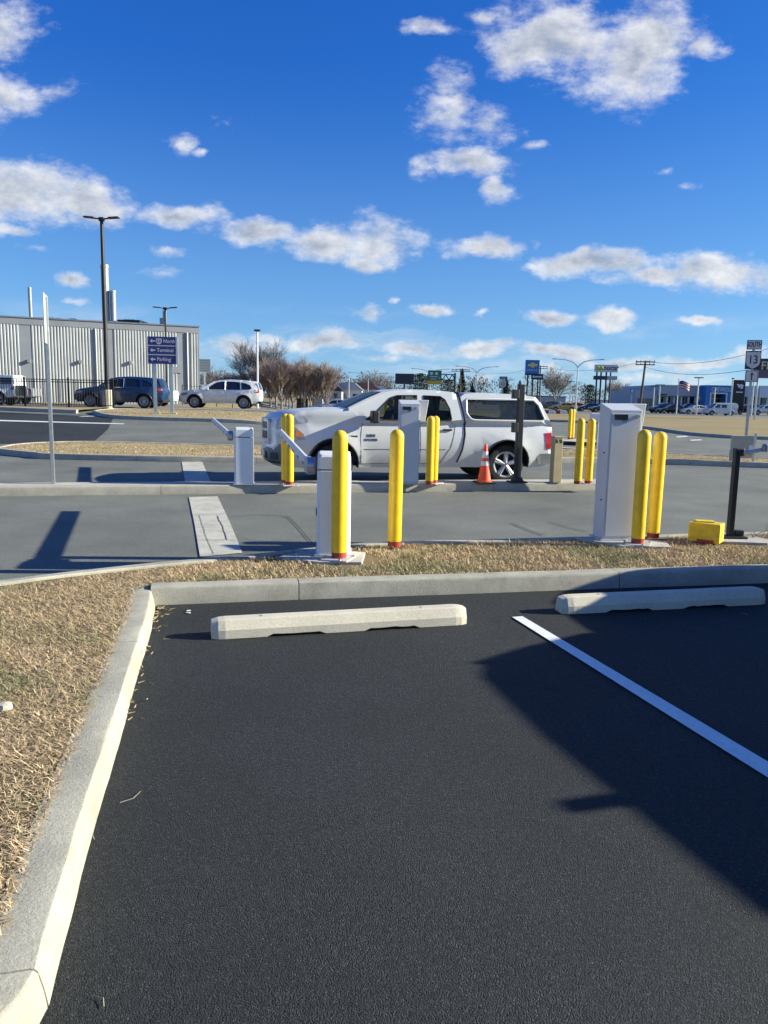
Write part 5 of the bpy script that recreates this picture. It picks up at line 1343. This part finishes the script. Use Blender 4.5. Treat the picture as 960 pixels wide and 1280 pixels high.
# flag
p = foot(846.5,124); t = thing('flagpole', 'white flagpole with red, white and blue flag before the showroom', 'flagpole', p)
hf = at(846.5,475,124).z-p.z
MB().tube([(0,0,0),(0,0,hf)],[.12,.06],8).build('pole', M['signwhite'], t); MB().lathe([(0,-.12),(.12,0),(0,.12)],10,(0,0,hf+.1)).build('finial', M['gold'], t)
def flagpart(u0,u1,v0,v1,m,nm):
    mb = MB(); n=8; vs=[]
    for i in range(n+1):
        for v in (v0,v1):
            uu = u0+(u1-u0)*i/n; vs.append((.1+uu*1.75, .25*math.sin(uu*7)*uu, hf-.15-1.25*(1-v)+.15*math.sin(uu*5)-.25*uu))
    mb.add(vs,[(2*i,2*i+2,2*i+3,2*i+1) for i in range(n)],True); o = mb.build(nm,m,t); md=o.modifiers.new('Solid','SOLIDIFY'); md.thickness=.01
for k in range(7): flagpart(0 if k<4 else .42,1,k/7,(k+1)/7,M['flagred'] if k%2==0 else M['flagwhite'],'flag_stripe')
for k in (4,5,6): flagpart(0,.42,k/7,(k+1)/7,M['flagblue'],'flag_canton')
# far pale building, houses, red-white blocks
a = at(744,500,230); b = at(800,500,230)
t = thing('long_building', 'long low pale building behind the poles of the logo sign', 'building', ((a.x+b.x)/2,230,0)); MB().box((0,0,1.0),((b.x-a.x)*1.15,12,2.0)).build('wall', M['wallpale'], t); MB().box((0,0,2.15),((b.x-a.x)*1.17,12.4,.3)).build('roof', M['wallgrey'], t)
t = thing('long_building', 'low grey building at the far left of the distant road', 'building', (at(655,500,260).x,262,0)); MB().box((0,0,1.5),(26,12,3.0)).build('wall', M['wallgrey'], t); MB().box((0,0,3.1),(26.4,12.4,.3)).build('roof', M['navy'], t)
def house(px, Y, w, h, wm, rm, label):
    p = foot(px,Y); t = thing('house', label, 'house', p)
    MB().box((0,0,h/2),(w,8,h)).build('wall', M[wm], t); MB().prism([(-w/2-.4,h),(w/2+.4,h),(w*.3,h+1.8),(-w*.3,h+1.8)],-4.4,4.4,'y').build('roof', M[rm], t)
    for k in (-.3,0,.3): MB().box((w*k,-4.03,h*.55),(1.0,.06,1.2)).build('window', M['glassdark'], t)
house(431, 200, 9, 3.4, 'wallpale', 'wallgrey', 'white house right of the bare trees')
house(447, 215, 12, 3.8, 'wallpale', 'brick', 'pale shop with red roof left of the pickup cab')
house(468, 230, 8, 3.2, 'wallgrey', 'wallpale', 'grey shop with pale roof just above the pickup windscreen')
house(410, 190, 7, 2.6, 'wallgrey', 'navy', 'grey shed behind the bare trees')
for k in range(5):
    p = foot(684+k*7.2,96); t = tag(MB().box((0,0,.22),(.55,.3,.44),taper=.8).build('barrier_block', M['redband' if k%2==0 else 'reflect'], bevel=.03), '%s marker block, %s in the low row beyond the pickup tail'%(('red','white')[k%2],('leftmost','second','middle','fourth','rightmost')[k]), 'marker block', 'red and white road markers'); t.location = p+Vector((0,0,.13))
# utility cabinet on the right grass and sheds under the trees
t = thing('utility_cabinet', 'beige utility panel on the grass at the right edge', 'utility cabinet', (9.95,21.5,.14), R(-8))
MB().bb(-.28,.30,-.08,.08,.08,.70).build('panel', M['beige'], t, bevel=.01); MB().bb(.32,.36,-.05,.05,0,.78).build('post', M['wallpale'], t); MB().bb(-.3,-.25,-.06,.06,0,.3).build('post', M['beige'], t); MB().bb(.16,.26,-.115,-.10,.3,.44).build('label_plate', M['capcloth'], t)
# white booth box behind the duller bollards
t = thing('meter_box', 'small white meter box on a thin post beyond the median bollards', 'meter box', (7.45,27.5,.0), 0)
MB().box((0,0,1.15),(.36,.2,.28)).build('box', M['white'], t, bevel=.02); MB().tube([(.1,0,0),(.1,0,1.0)],.03,8).build('post', M['steel'], t)
for px,nm in ((378,'dark green utility box left of the silver sedan, under the trees'),(397,'grey utility box behind the silver sedan')):
    p = foot(px,95); t = thing('utility_cabinet', nm, 'utility cabinet', p); MB().box((0,0,.7),(1.3,.8,1.4)).build('housing', M['conifer' if px==378 else 'wallgrey'], t, bevel=.03); MB().box((0,0,1.43),(1.4,.9,.08)).build('lid', M['wallgrey'], t)

# ------------------------------------------------------------------ trees
def grow(mb, rnd, p, d, L, r, lev, maxlev, up, spread, kids, rmin=.012, seg=4):
    n = 3; P = [p]; dd = d.copy()
    for i in range(n):
        dd = (dd+Vector((rnd.uniform(-1,1),rnd.uniform(-1,1),rnd.uniform(-.3,.8)*up))*.13).normalized(); P.append(P[-1]+dd*L/n)
    rr = [max(rmin, r*(1-.5*i/n)) for i in range(n+1)]
    mb.tube(P, rr, seg if lev < 2 else 3, lev == 0)
    if lev >= maxlev: return
    for k in range(kids[min(lev,len(kids)-1)]):
        f = rnd.uniform(.35,1.0); i = min(n-1,int(f*n)); q = P[i].lerp(P[i+1], f*n-i)
        az = rnd.uniform(0,2*math.pi); s = rnd.uniform(.55,1.1)*spread
        a = dd.orthogonal().normalized(); b = dd.cross(a); nd = (dd+(a*math.cos(az)+b*math.sin(az))*s+Vector((0,0,up*.35))).normalized()
        grow(mb, rnd, q, nd, L*rnd.uniform(.55,.8), max(rmin, r*.52), lev+1, maxlev, up, spread, kids, rmin, seg)
def bare_tree(seed, h, trunk, maxlev, up, spread, kids, rmin, name, tw, n=7):
    rnd = random.Random(seed); t = thing(name, '', 'tree')
    mb = MB(); mb.tube([(0,0,0),(0,0,trunk*.6),(0.03,0,trunk)],[h*.03,h*.022,h*.02],8); mb.build('trunk', M['bark'], t)
    mb = MB()
    for k in range(n):
        az = 2*math.pi*k/n+rnd.uniform(-.3,.3); s = rnd.uniform(.25,.9)*spread*1.2
        d = Vector((math.cos(az)*s,math.sin(az)*s,1)).normalized()
        grow(mb, rnd, Vector((0,0,trunk*rnd.uniform(.75,1))), d, h*.42, h*.012, 0, maxlev, up, spread, kids, rmin)
    mb.build('crown', tw, t); return t
orch = [bare_tree(s, 5.6, 1.0, 3, .9, .55, (8,8,6), .011, 'bare_tree', M['twig'], 10) for s in (1,2)]
bigt = bare_tree(5, 10.5, 2.0, 4, .35, .62, (6,5,5,4), .014, 'bare_tree', M['bark'])
wide = bare_tree(8, 8, 1.5, 3, .3, .7, (7,7,5), .018, 'bare_tree', M['bark'])
bigt.location = foot(318,112); bigt.scale=(.74,.74,.72); bigt['label'] = 'tall wide bare tree behind the slim pale light pole'; bigt['group'] = 'bare trees'
wide.location = foot(268,120); wide.scale = (.6,.6,.6); wide['label'] = 'sparse bare tree right beside the metal building'; wide['group'] = 'bare trees'
TS = .86
spots = [(338,92,1.0),(352,88,1.05),(366,94,1.1),(380,90,1.12),(394,95,1.1),(408,90,1.0),(345,100,1.1),(372,102,1.15),(400,104,1.05),(300,110,.8),(282,112,.75),(358,106,1.1),(388,108,1.1),(328,108,.95)]
ordn = ['first','second','third','fourth','fifth','sixth']
labs = ['leftmost of the front row of reddish bare trees','second tree from the left in the front row of bare trees','third tree from the left in the front row of bare trees','fourth tree from the left in the front row of bare trees','fifth tree from the left in the front row of bare trees','rightmost bare tree of the front row, nearest the silver sedan',
 'left tree of the middle row behind the front bare trees','middle tree of the middle row behind the front bare trees','right tree of the middle row behind the front bare trees','small bare tree above the white SUV roof, right one','small bare tree above the white SUV roof, left one','back row bare tree left of centre in the cluster','back row bare tree right of centre in the cluster','bare tree just right of the slim pale light pole']
for i,(px,Y,s) in enumerate(spots):
    q = foot(px,Y)
    if i < 2: o = orch[i]; o.location = q; o['label'] = labs[i]; o['group'] = 'bare trees'; o.scale=(s*TS*1.1,s*TS*1.1,s*TS)
    else: o = clone(orch[i%2], labs[i], q, random.uniform(0,6), 'bare trees', (s*TS*1.1,s*TS*1.1,s*TS*random.uniform(.9,1.02)))
for px,Y,s,lab in ((694,190,1.15,'bare tree right of the blue dealer sign'),(470,240,1.15,'wide bare tree behind the pickup windscreen'),(770,230,1.0,'bare tree just right of the logo sign poles')):
    clone(wide, lab, foot(px,Y), random.uniform(0,6), 'bare trees', (s,s,s))
def conifer(px, Y, h, wd, label, rnd_=False):
    rnd = random.Random(int(px)); p = foot(px,Y); t = thing('evergreen_tree', label, 'tree', p, 0, 'evergreen trees')
    MB().tube([(0,0,0),(0,0,h*.9)],[h*.025,.03],6).build('trunk', M['bark'], t)
    mb = MB()
    for k in range(2400):
        f = rnd.random()**.8; z = h*(.12+.88*f); rmax = wd*(1-f) if not rnd_ else wd*math.sqrt(max(0,1-(2*f-1)**2))
        az = rnd.uniform(0,6.28); rr = rmax*math.sqrt(rnd.random())*(.75+.35*math.sin(az*5+k*.01)); c = Vector((rr*math.cos(az),rr*math.sin(az),z))
        s = h*.026; a = Vector((rnd.gauss(0,1),rnd.gauss(0,1),rnd.gauss(0,.6))).normalized()*s; b = Vector((rnd.gauss(0,1),rnd.gauss(0,1),rnd.gauss(0,.6))).normalized()*s
        mb.add([c-a,c+b,c+a,c-b*.6],[(0,1,2,3)])
    mb.build('crown', M['conifer'], t)
conifer(577,205,9.5,2.2,'narrow dark evergreen beside the gantry pole'); conifer(632,215,8,2.6,'dark evergreen above the pickup cap, left of the NORTH sign'); conifer(590,215,6,2.4,'short evergreen left of the double-arm street light above the cap')
conifer(737,210,6.2,2.9,'round-topped dark evergreen left of the logo sign',True); conifer(525,200,8,4,'broad dark evergreen right of the dark billboard',True); conifer(560,200,6.5,3.8,'broad dark evergreen under the truss gantry',True)
# far wood: one mass of bare crowns along the horizon
rnd = random.Random(3); mb = MB(); 
for k in range(150):
    px = rnd.uniform(255,1010) if k < 110 else rnd.uniform(-200,1200); Y = rnd.uniform(255,330); p = at(px,500,Y); h = rnd.uniform(5,9)*(1.25 if px<700 else .9)
    base = Vector((p.x,Y,0))
    for j in range(150):
        az = rnd.uniform(0,6.28); rr = h*.42*math.sqrt(rnd.random()); z = h*rnd.uniform(.05,1)
        rr *= math.sqrt(max(.05,1-((z/h-.5)*1.9)**2))
        c = base+Vector((rr*math.cos(az),rr*math.sin(az),z)); s = h*rnd.uniform(.03,.09)
        a = Vector((rnd.gauss(0,.6),rnd.gauss(0,.6),rnd.gauss(0,1))).normalized()*s; b = Vector((rnd.gauss(0,1),rnd.gauss(0,1),rnd.gauss(0,.5))).normalized()*s*.22
        mb.add([c-a,c+b,c+a,c-b],[(0,1,2,3)])
fw = mb.build('far_woods', M['farwood']); fw['kind'] = 'stuff'; fw['label'] = 'low belt of bare brown woods along the horizon'; fw['category'] = 'woods'

# weeds by the short black post, litter in the lot
rnd = random.Random(9); mb = MB()
for k in range(26):
    az = rnd.uniform(0,6.28); L = rnd.uniform(.08,.28); p = Vector((4.55+rnd.uniform(-.25,.3),8.95+rnd.uniform(-.08,.1),.14)); d = Vector((math.cos(az),math.sin(az)*.5,rnd.uniform(.2,1))).normalized()
    mb.tube([p,p+d*L*.5,p+d*L+Vector((0,0,-.02))],[.004,.003,.002],4)
tag(mb.build('dead_weeds', M['bark']), 'dead branching weeds right of the short black post', 'weeds')
rnd = random.Random(12)
mb = MB()
for k in range(70):
    px = rnd.uniform(190,215) if k < 45 else rnd.uniform(120,200); y = rnd.uniform(738,830)
    x_, y_ = G(px,y,.01); 
    f = rnd.random(); yy = 5.95-f*f*2.2; xx = -1.80+.2*(5.95-yy)+.02+rnd.random()**3*.12
    az = rnd.uniform(0,6.28); L = rnd.uniform(.015,.05); mb.tube([(xx,yy,.012),(xx+math.cos(az)*L,yy+math.sin(az)*L,.018)],[.004,.002],3)
fl = mb.build('leaf_litter', M['grass']); fl['kind']='stuff'; fl['label']='straw litter blown against the left kerb'; fl['category']='litter'
for i,(px,py,s,lab) in enumerate(((236,765,.02,'pair of tiny pale paper scraps near the kerb corner'),)):
    x_,y_ = G(px,py); mb = MB().box((x_,y_,.012),(.03,.02,.004),rz=.4); mb.box((x_+.01,y_-.06,.012),(.035,.015,.004),rz=-.3); mb.build('paper_scrap', M['reflect']); tag(bpy.data.objects['paper_scrap'], lab, 'litter')
rnd = random.Random(21)
for k,(px,py,L) in enumerate(((150,1006,.11),(118,1052,.07),(130,1262,.06),(935,771,.07))):
    x_,y_ = G(px,py); az = rnd.uniform(0,3.1); mb = MB(); p = Vector((x_,y_,.010)); mb.tube([p,p+Vector((math.cos(az),math.sin(az),.1))*L*.5,p+Vector((math.cos(az+.5),math.sin(az+.5),.02))*L],[.0014,.0012,.0008],4)
    tag(mb.build('straw_blade', M['beige']), ('longest curved straw lying on the asphalt near the left kerb','thin straw lying close to the middle of the left kerb','short straw on the asphalt at the bottom left corner','pale straw in the shadow under the right wheel stop')[k], 'straw')
pb = MB().lathe([(0,.03),(.03,.025),(.035,0)],9,(-1.86,3.62,.14)); tag(pb.build('pale_stone', M['stop']), 'pale stone in the dead grass at the left edge', 'stone')

# ------------------------------------------------------------------ sky, sun, camera
SUN_EL = R(21.3); SUN_AZ = R(3)       # azimuth measured from +x towards +y
w = bpy.data.worlds.new('World'); scene.world = w; w.use_nodes = True
n = w.node_tree.nodes; l = w.node_tree.links; n.clear()
out = n.new('ShaderNodeOutputWorld'); bg = n.new('ShaderNodeBackground'); bg.inputs['Strength'].default_value = .0715
sky = n.new('ShaderNodeTexSky'); sky.sky_type = 'NISHITA'; sky.sun_disc = False; sky.sun_elevation = SUN_EL
sky.sun_rotation = R(90)-SUN_AZ; sky.air_density = 1.0; sky.dust_density = .3; sky.ozone_density = 2.5; sky.altitude = 50
tc = n.new('ShaderNodeTexCoord'); sx_ = n.new('ShaderNodeSeparateXYZ'); l.new(tc.outputs['Generated'], sx_.inputs[0])
def math_(op, a, b=None, clamp=False):
    m = n.new('ShaderNodeMath'); m.operation = op; m.use_clamp = clamp
    for i, v in enumerate((a,b)):
        if v is None: continue
        if isinstance(v,(int,float)): m.inputs[i].default_value = v
        else: l.new(v, m.inputs[i])
    return m.outputs[0]
yy = math_('MAXIMUM', sx_.outputs[1], .05)
U = math_('DIVIDE', sx_.outputs[0], yy); V = math_('DIVIDE', sx_.outputs[2], yy)
cv = n.new('ShaderNodeCombineXYZ'); l.new(U, cv.inputs[0]); l.new(V, cv.inputs[1])
# warp the direction a little so cloud outlines are ragged
def noise(scale, detail, rough, vec, col_=False, mp=None):
    q = n.new('ShaderNodeTexNoise'); q.inputs['Scale'].default_value = scale; q.inputs['Detail'].default_value = detail; q.inputs['Roughness'].default_value = rough
    l.new(vec, q.inputs['Vector']); return q.outputs['Color' if col_ else 'Fac']
wn = noise(9, 5, .55, cv.outputs[0], True)
ws = n.new('ShaderNodeVectorMath'); ws.operation = 'SUBTRACT'; l.new(wn, ws.inputs[0]); ws.inputs[1].default_value = (.5,.5,.5)
wsc = n.new('ShaderNodeVectorMath'); wsc.operation = 'MULTIPLY'; l.new(ws.outputs[0], wsc.inputs[0]); wsc.inputs[1].default_value = (.11,.055,0)
wa = n.new('ShaderNodeVectorMath'); wa.operation = 'ADD'; l.new(cv.outputs[0], wa.inputs[0]); l.new(wsc.outputs[0], wa.inputs[1])
clouds = [(10,30,40,45,.7),(5,115,60,36,.8),(70,115,35,14,.35),(30,240,90,46,1),(110,250,62,36,1),(15,292,26,11,.6),(230,268,52,17,.95),(320,290,60,20,1),(400,306,72,27,1),(470,305,58,32,1),(452,330,40,14,.9),
 (605,308,58,17,1),(672,301,12,9,.5),(88,345,32,12,.85),(95,373,24,6,.5),(690,45,95,52,1),(775,75,85,62,1),(810,40,80,45,.95),(640,60,50,30,.8),(882,66,34,16,.6),(560,130,42,42,.62),(610,150,48,26,.55),(590,200,62,22,.95),(625,232,27,20,.8),(672,178,24,7,.6),(530,205,18,18,.45),
 (535,40,38,13,.6),(612,25,34,16,.5),(222,172,20,14,.5),(245,182,12,7,.5),(285,148,28,13,.33),(740,330,82,19,1),(900,342,92,30,1),(815,345,70,18,.95),(668,331,16,6,.6),(690,397,48,11,.95),(768,399,40,15,1),(540,391,28,9,.9),(460,394,26,8,.7),(492,380,12,5,.6),(605,394,12,6,.7),(880,404,32,8,.9),
 (860,237,14,7,.4),(833,220,10,6,.35),(218,320,34,8,.45),(205,345,26,7,.4),(30,312,24,7,.35),(300,432,52,17,.8),(410,428,56,13,.9),(512,434,48,12,.9),(600,434,56,11,.9),(690,440,60,12,.9),(765,450,90,10,.85),(880,452,90,10,.8),(930,446,40,9,.7),(340,420,26,8,.6),(560,455,60,8,.45),(255,440,24,16,.5),(820,465,80,10,.5),(690,462,40,9,.5),(600,472,30,12,.6),(470,445,60,7,.4)]
field = None
for (px,py,rx,ry,k) in clouds:
    d = ray(px,py); cu_, cv_ = d[0]/d[1], d[2]/d[1]; s = 1/d[1]; kx = 1/(rx*s*1.12); ky = 1/(ry*s*1.12)
    a = n.new('ShaderNodeVectorMath'); a.operation = 'MULTIPLY_ADD'; l.new(wa.outputs[0], a.inputs[0]); a.inputs[1].default_value = (kx,ky,0); a.inputs[2].default_value = (-cu_*kx,-cv_*ky,0)
    b = n.new('ShaderNodeVectorMath'); b.operation = 'LENGTH'; l.new(a.outputs[0], b.inputs[0])
    v = math_('SUBTRACT', k*1.0, math_('MULTIPLY', b.outputs['Value'], k*1.0))
    v = math_('MAXIMUM', v, -1.0)
    field = v if field is None else math_('MAXIMUM', field, v)
front = math_('GREATER_THAN', sx_.outputs[1], .12)
mpv = n.new('ShaderNodeVectorMath'); mpv.operation='MULTIPLY'; l.new(cv.outputs[0], mpv.inputs[0]); mpv.inputs[1].default_value=(1,1.7,1)
fb = noise(17, 10, .62, mpv.outputs[0]); fb2 = noise(60, 8, .65, mpv.outputs[0])
sum_ = math_('ADD', field, math_('MULTIPLY', math_('SUBTRACT', fb, .5), 1.45)); sum_ = math_('ADD', sum_, math_('MULTIPLY', math_('SUBTRACT', fb2, .5), .45))
mr = n.new('ShaderNodeMapRange'); mr.interpolation_type = 'SMOOTHSTEP'; mr.inputs['From Min'].default_value = .0; mr.inputs['From Max'].default_value = .78; l.new(sum_, mr.inputs['Value'])
stv = n.new('ShaderNodeVectorMath'); stv.operation='MULTIPLY'; l.new(wa.outputs[0], stv.inputs[0]); stv.inputs[1].default_value=(.32,2.6,1)
stn = noise(9, 9, .6, stv.outputs[0]); band = n.new('ShaderNodeMapRange'); band.interpolation_type='SMOOTHSTEP'; band.inputs['From Min'].default_value=.125; band.inputs['From Max'].default_value=.06; l.new(V, band.inputs['Value'])
st2 = n.new('ShaderNodeMapRange'); st2.interpolation_type='SMOOTHSTEP'; st2.inputs['From Min'].default_value=.45; st2.inputs['From Max'].default_value=.70; l.new(stn, st2.inputs['Value'])
streak = math_('MULTIPLY', math_('MULTIPLY', st2.outputs[0], band.outputs[0]), .6)
dens = math_('MULTIPLY', math_('MAXIMUM', mr.outputs[0], streak), front)
# scattered clouds for the rest of the sky dome
gen = noise(3.2, 9, .6, tc.outputs['Generated']); mr2 = n.new('ShaderNodeMapRange'); mr2.interpolation_type='SMOOTHSTEP'; mr2.inputs['From Min'].default_value=.56; mr2.inputs['From Max'].default_value=.70; l.new(gen, mr2.inputs['Value'])
dens = math_('MAXIMUM', dens, math_('MULTIPLY', mr2.outputs[0], math_('SUBTRACT', 1.0, front)))
dens = math_('MULTIPLY', dens, .93)
# cloud body: bright sunward tufts, grey flat cores
cshade = noise(20, 10, .65, wa.outputs[0])
core = n.new('ShaderNodeMapRange'); core.interpolation_type='SMOOTHSTEP'; core.inputs['From Min'].default_value=.20; core.inputs['From Max'].default_value=1.05; l.new(math_('ADD', sum_, math_('MULTIPLY', math_('SUBTRACT', .5, cshade), 1.6)), core.inputs['Value'])
shp = n.new('ShaderNodeVectorMath'); shp.operation='ADD'; l.new(mpv.outputs[0], shp.inputs[0]); shp.inputs[1].default_value=(.016,.018,0)
fbs = noise(17, 10, .62, shp.outputs[0]); relief = math_('SUBTRACT', fbs, fb)
shade = math_('ADD', math_('MULTIPLY', core.outputs[0], .62), math_('MULTIPLY', relief, 1.9)); shade = math_('ADD', shade, .12, True)
cc = n.new('ShaderNodeMixRGB'); cc.inputs['Color1'].default_value=(6.1,6.15,6.2,1); cc.inputs['Color2'].default_value=(2.4,2.8,3.5,1); l.new(shade, cc.inputs['Fac'])
hs = n.new('ShaderNodeHueSaturation'); hs.inputs['Saturation'].default_value = 1.25; hs.inputs['Value'].default_value = 1.0; l.new(sky.outputs[0], hs.inputs['Color'])
tint = n.new('ShaderNodeMixRGB'); tint.blend_type='MULTIPLY'; tint.inputs['Fac'].default_value=1; tint.inputs['Color2'].default_value=(.85,1.0,1.15,1); l.new(hs.outputs[0], tint.inputs['Color1'])
zv = n.new('ShaderNodeVectorMath'); zv.operation='MULTIPLY_ADD'; l.new(tc.outputs['Generated'], zv.inputs[0]); zv.inputs[1].default_value=(1,1,.97); zv.inputs[2].default_value=(0,0,.035)
zn = n.new('ShaderNodeVectorMath'); zn.operation='NORMALIZE'; l.new(zv.outputs[0], zn.inputs[0]); l.new(zn.outputs[0], sky.inputs['Vector'])
sp = n.new('ShaderNodeSeparateColor'); l.new(tint.outputs[0], sp.inputs['Color']); cb = n.new('ShaderNodeCombineColor')
for i,(k,g_) in enumerate(((.74,1.30),(.72,1.08),(.90,.74))):
    v = math_('MULTIPLY', math_('POWER', math_('MULTIPLY', sp.outputs[i], .1586), g_), k/.1586); l.new(v, cb.inputs[i])
mx = n.new('ShaderNodeMixRGB'); l.new(dens, mx.inputs['Fac']); hz_ = n.new('ShaderNodeMapRange'); hz_.interpolation_type='SMOOTHSTEP'; hz_.inputs['From Min'].default_value=.38; hz_.inputs['From Max'].default_value=.02; hz_.inputs['To Max'].default_value=.28; l.new(sx_.outputs[2], hz_.inputs['Value'])
hm = n.new('ShaderNodeMixRGB'); hm.inputs['Color2'].default_value=(.40/.1586,.66/.1586,.86/.1586,1); l.new(hz_.outputs[0], hm.inputs['Fac']); l.new(cb.outputs[0], hm.inputs['Color1'])
l.new(hm.outputs[0], mx.inputs['Color1']); l.new(cc.outputs[0], mx.inputs['Color2'])
l.new(mx.outputs[0], bg.inputs['Color']); l.new(bg.outputs[0], out.inputs['Surface'])

sl = bpy.data.lights.new('sun','SUN'); sl.energy = 4.9; sl.angle = R(.5); sl.color = (.98,.955,.77)
so = bpy.data.objects.new('sun', sl); col.objects.link(so)
sd_ = Vector((math.cos(SUN_EL)*math.cos(SUN_AZ), math.cos(SUN_EL)*math.sin(SUN_AZ), math.sin(SUN_EL)))
so.rotation_euler = sd_.to_track_quat('Z','Y').to_euler(); so.location = (20,5,20)

cam = bpy.data.cameras.new('camera'); co = bpy.data.objects.new('camera', cam); col.objects.link(co); scene.camera = co
cam.sensor_fit = 'HORIZONTAL'; cam.sensor_width = 36; cam.lens = 36*F/960; cam.clip_start = .05; cam.clip_end = 6000
r_ = Vector((1,0,0)); fw_ = Vector((0,math.cos(PITCH),-math.sin(PITCH))); up_ = Vector((0,math.sin(PITCH),math.cos(PITCH)))
X_ = r_*math.cos(ROLL)+up_*math.sin(ROLL); Y_ = -r_*math.sin(ROLL)+up_*math.cos(ROLL)
m3 = Matrix((X_,Y_,-fw_)).transposed(); co.matrix_world = Matrix.Translation((0,0,H)) @ m3.to_4x4()

scene.render.engine = 'CYCLES'
scene.render.resolution_x = 768; scene.render.resolution_y = 1024
vs_ = scene.view_settings; vs_.view_transform = 'Standard'; vs_.look = 'None'; vs_.exposure = 1.12; vs_.gamma = 1
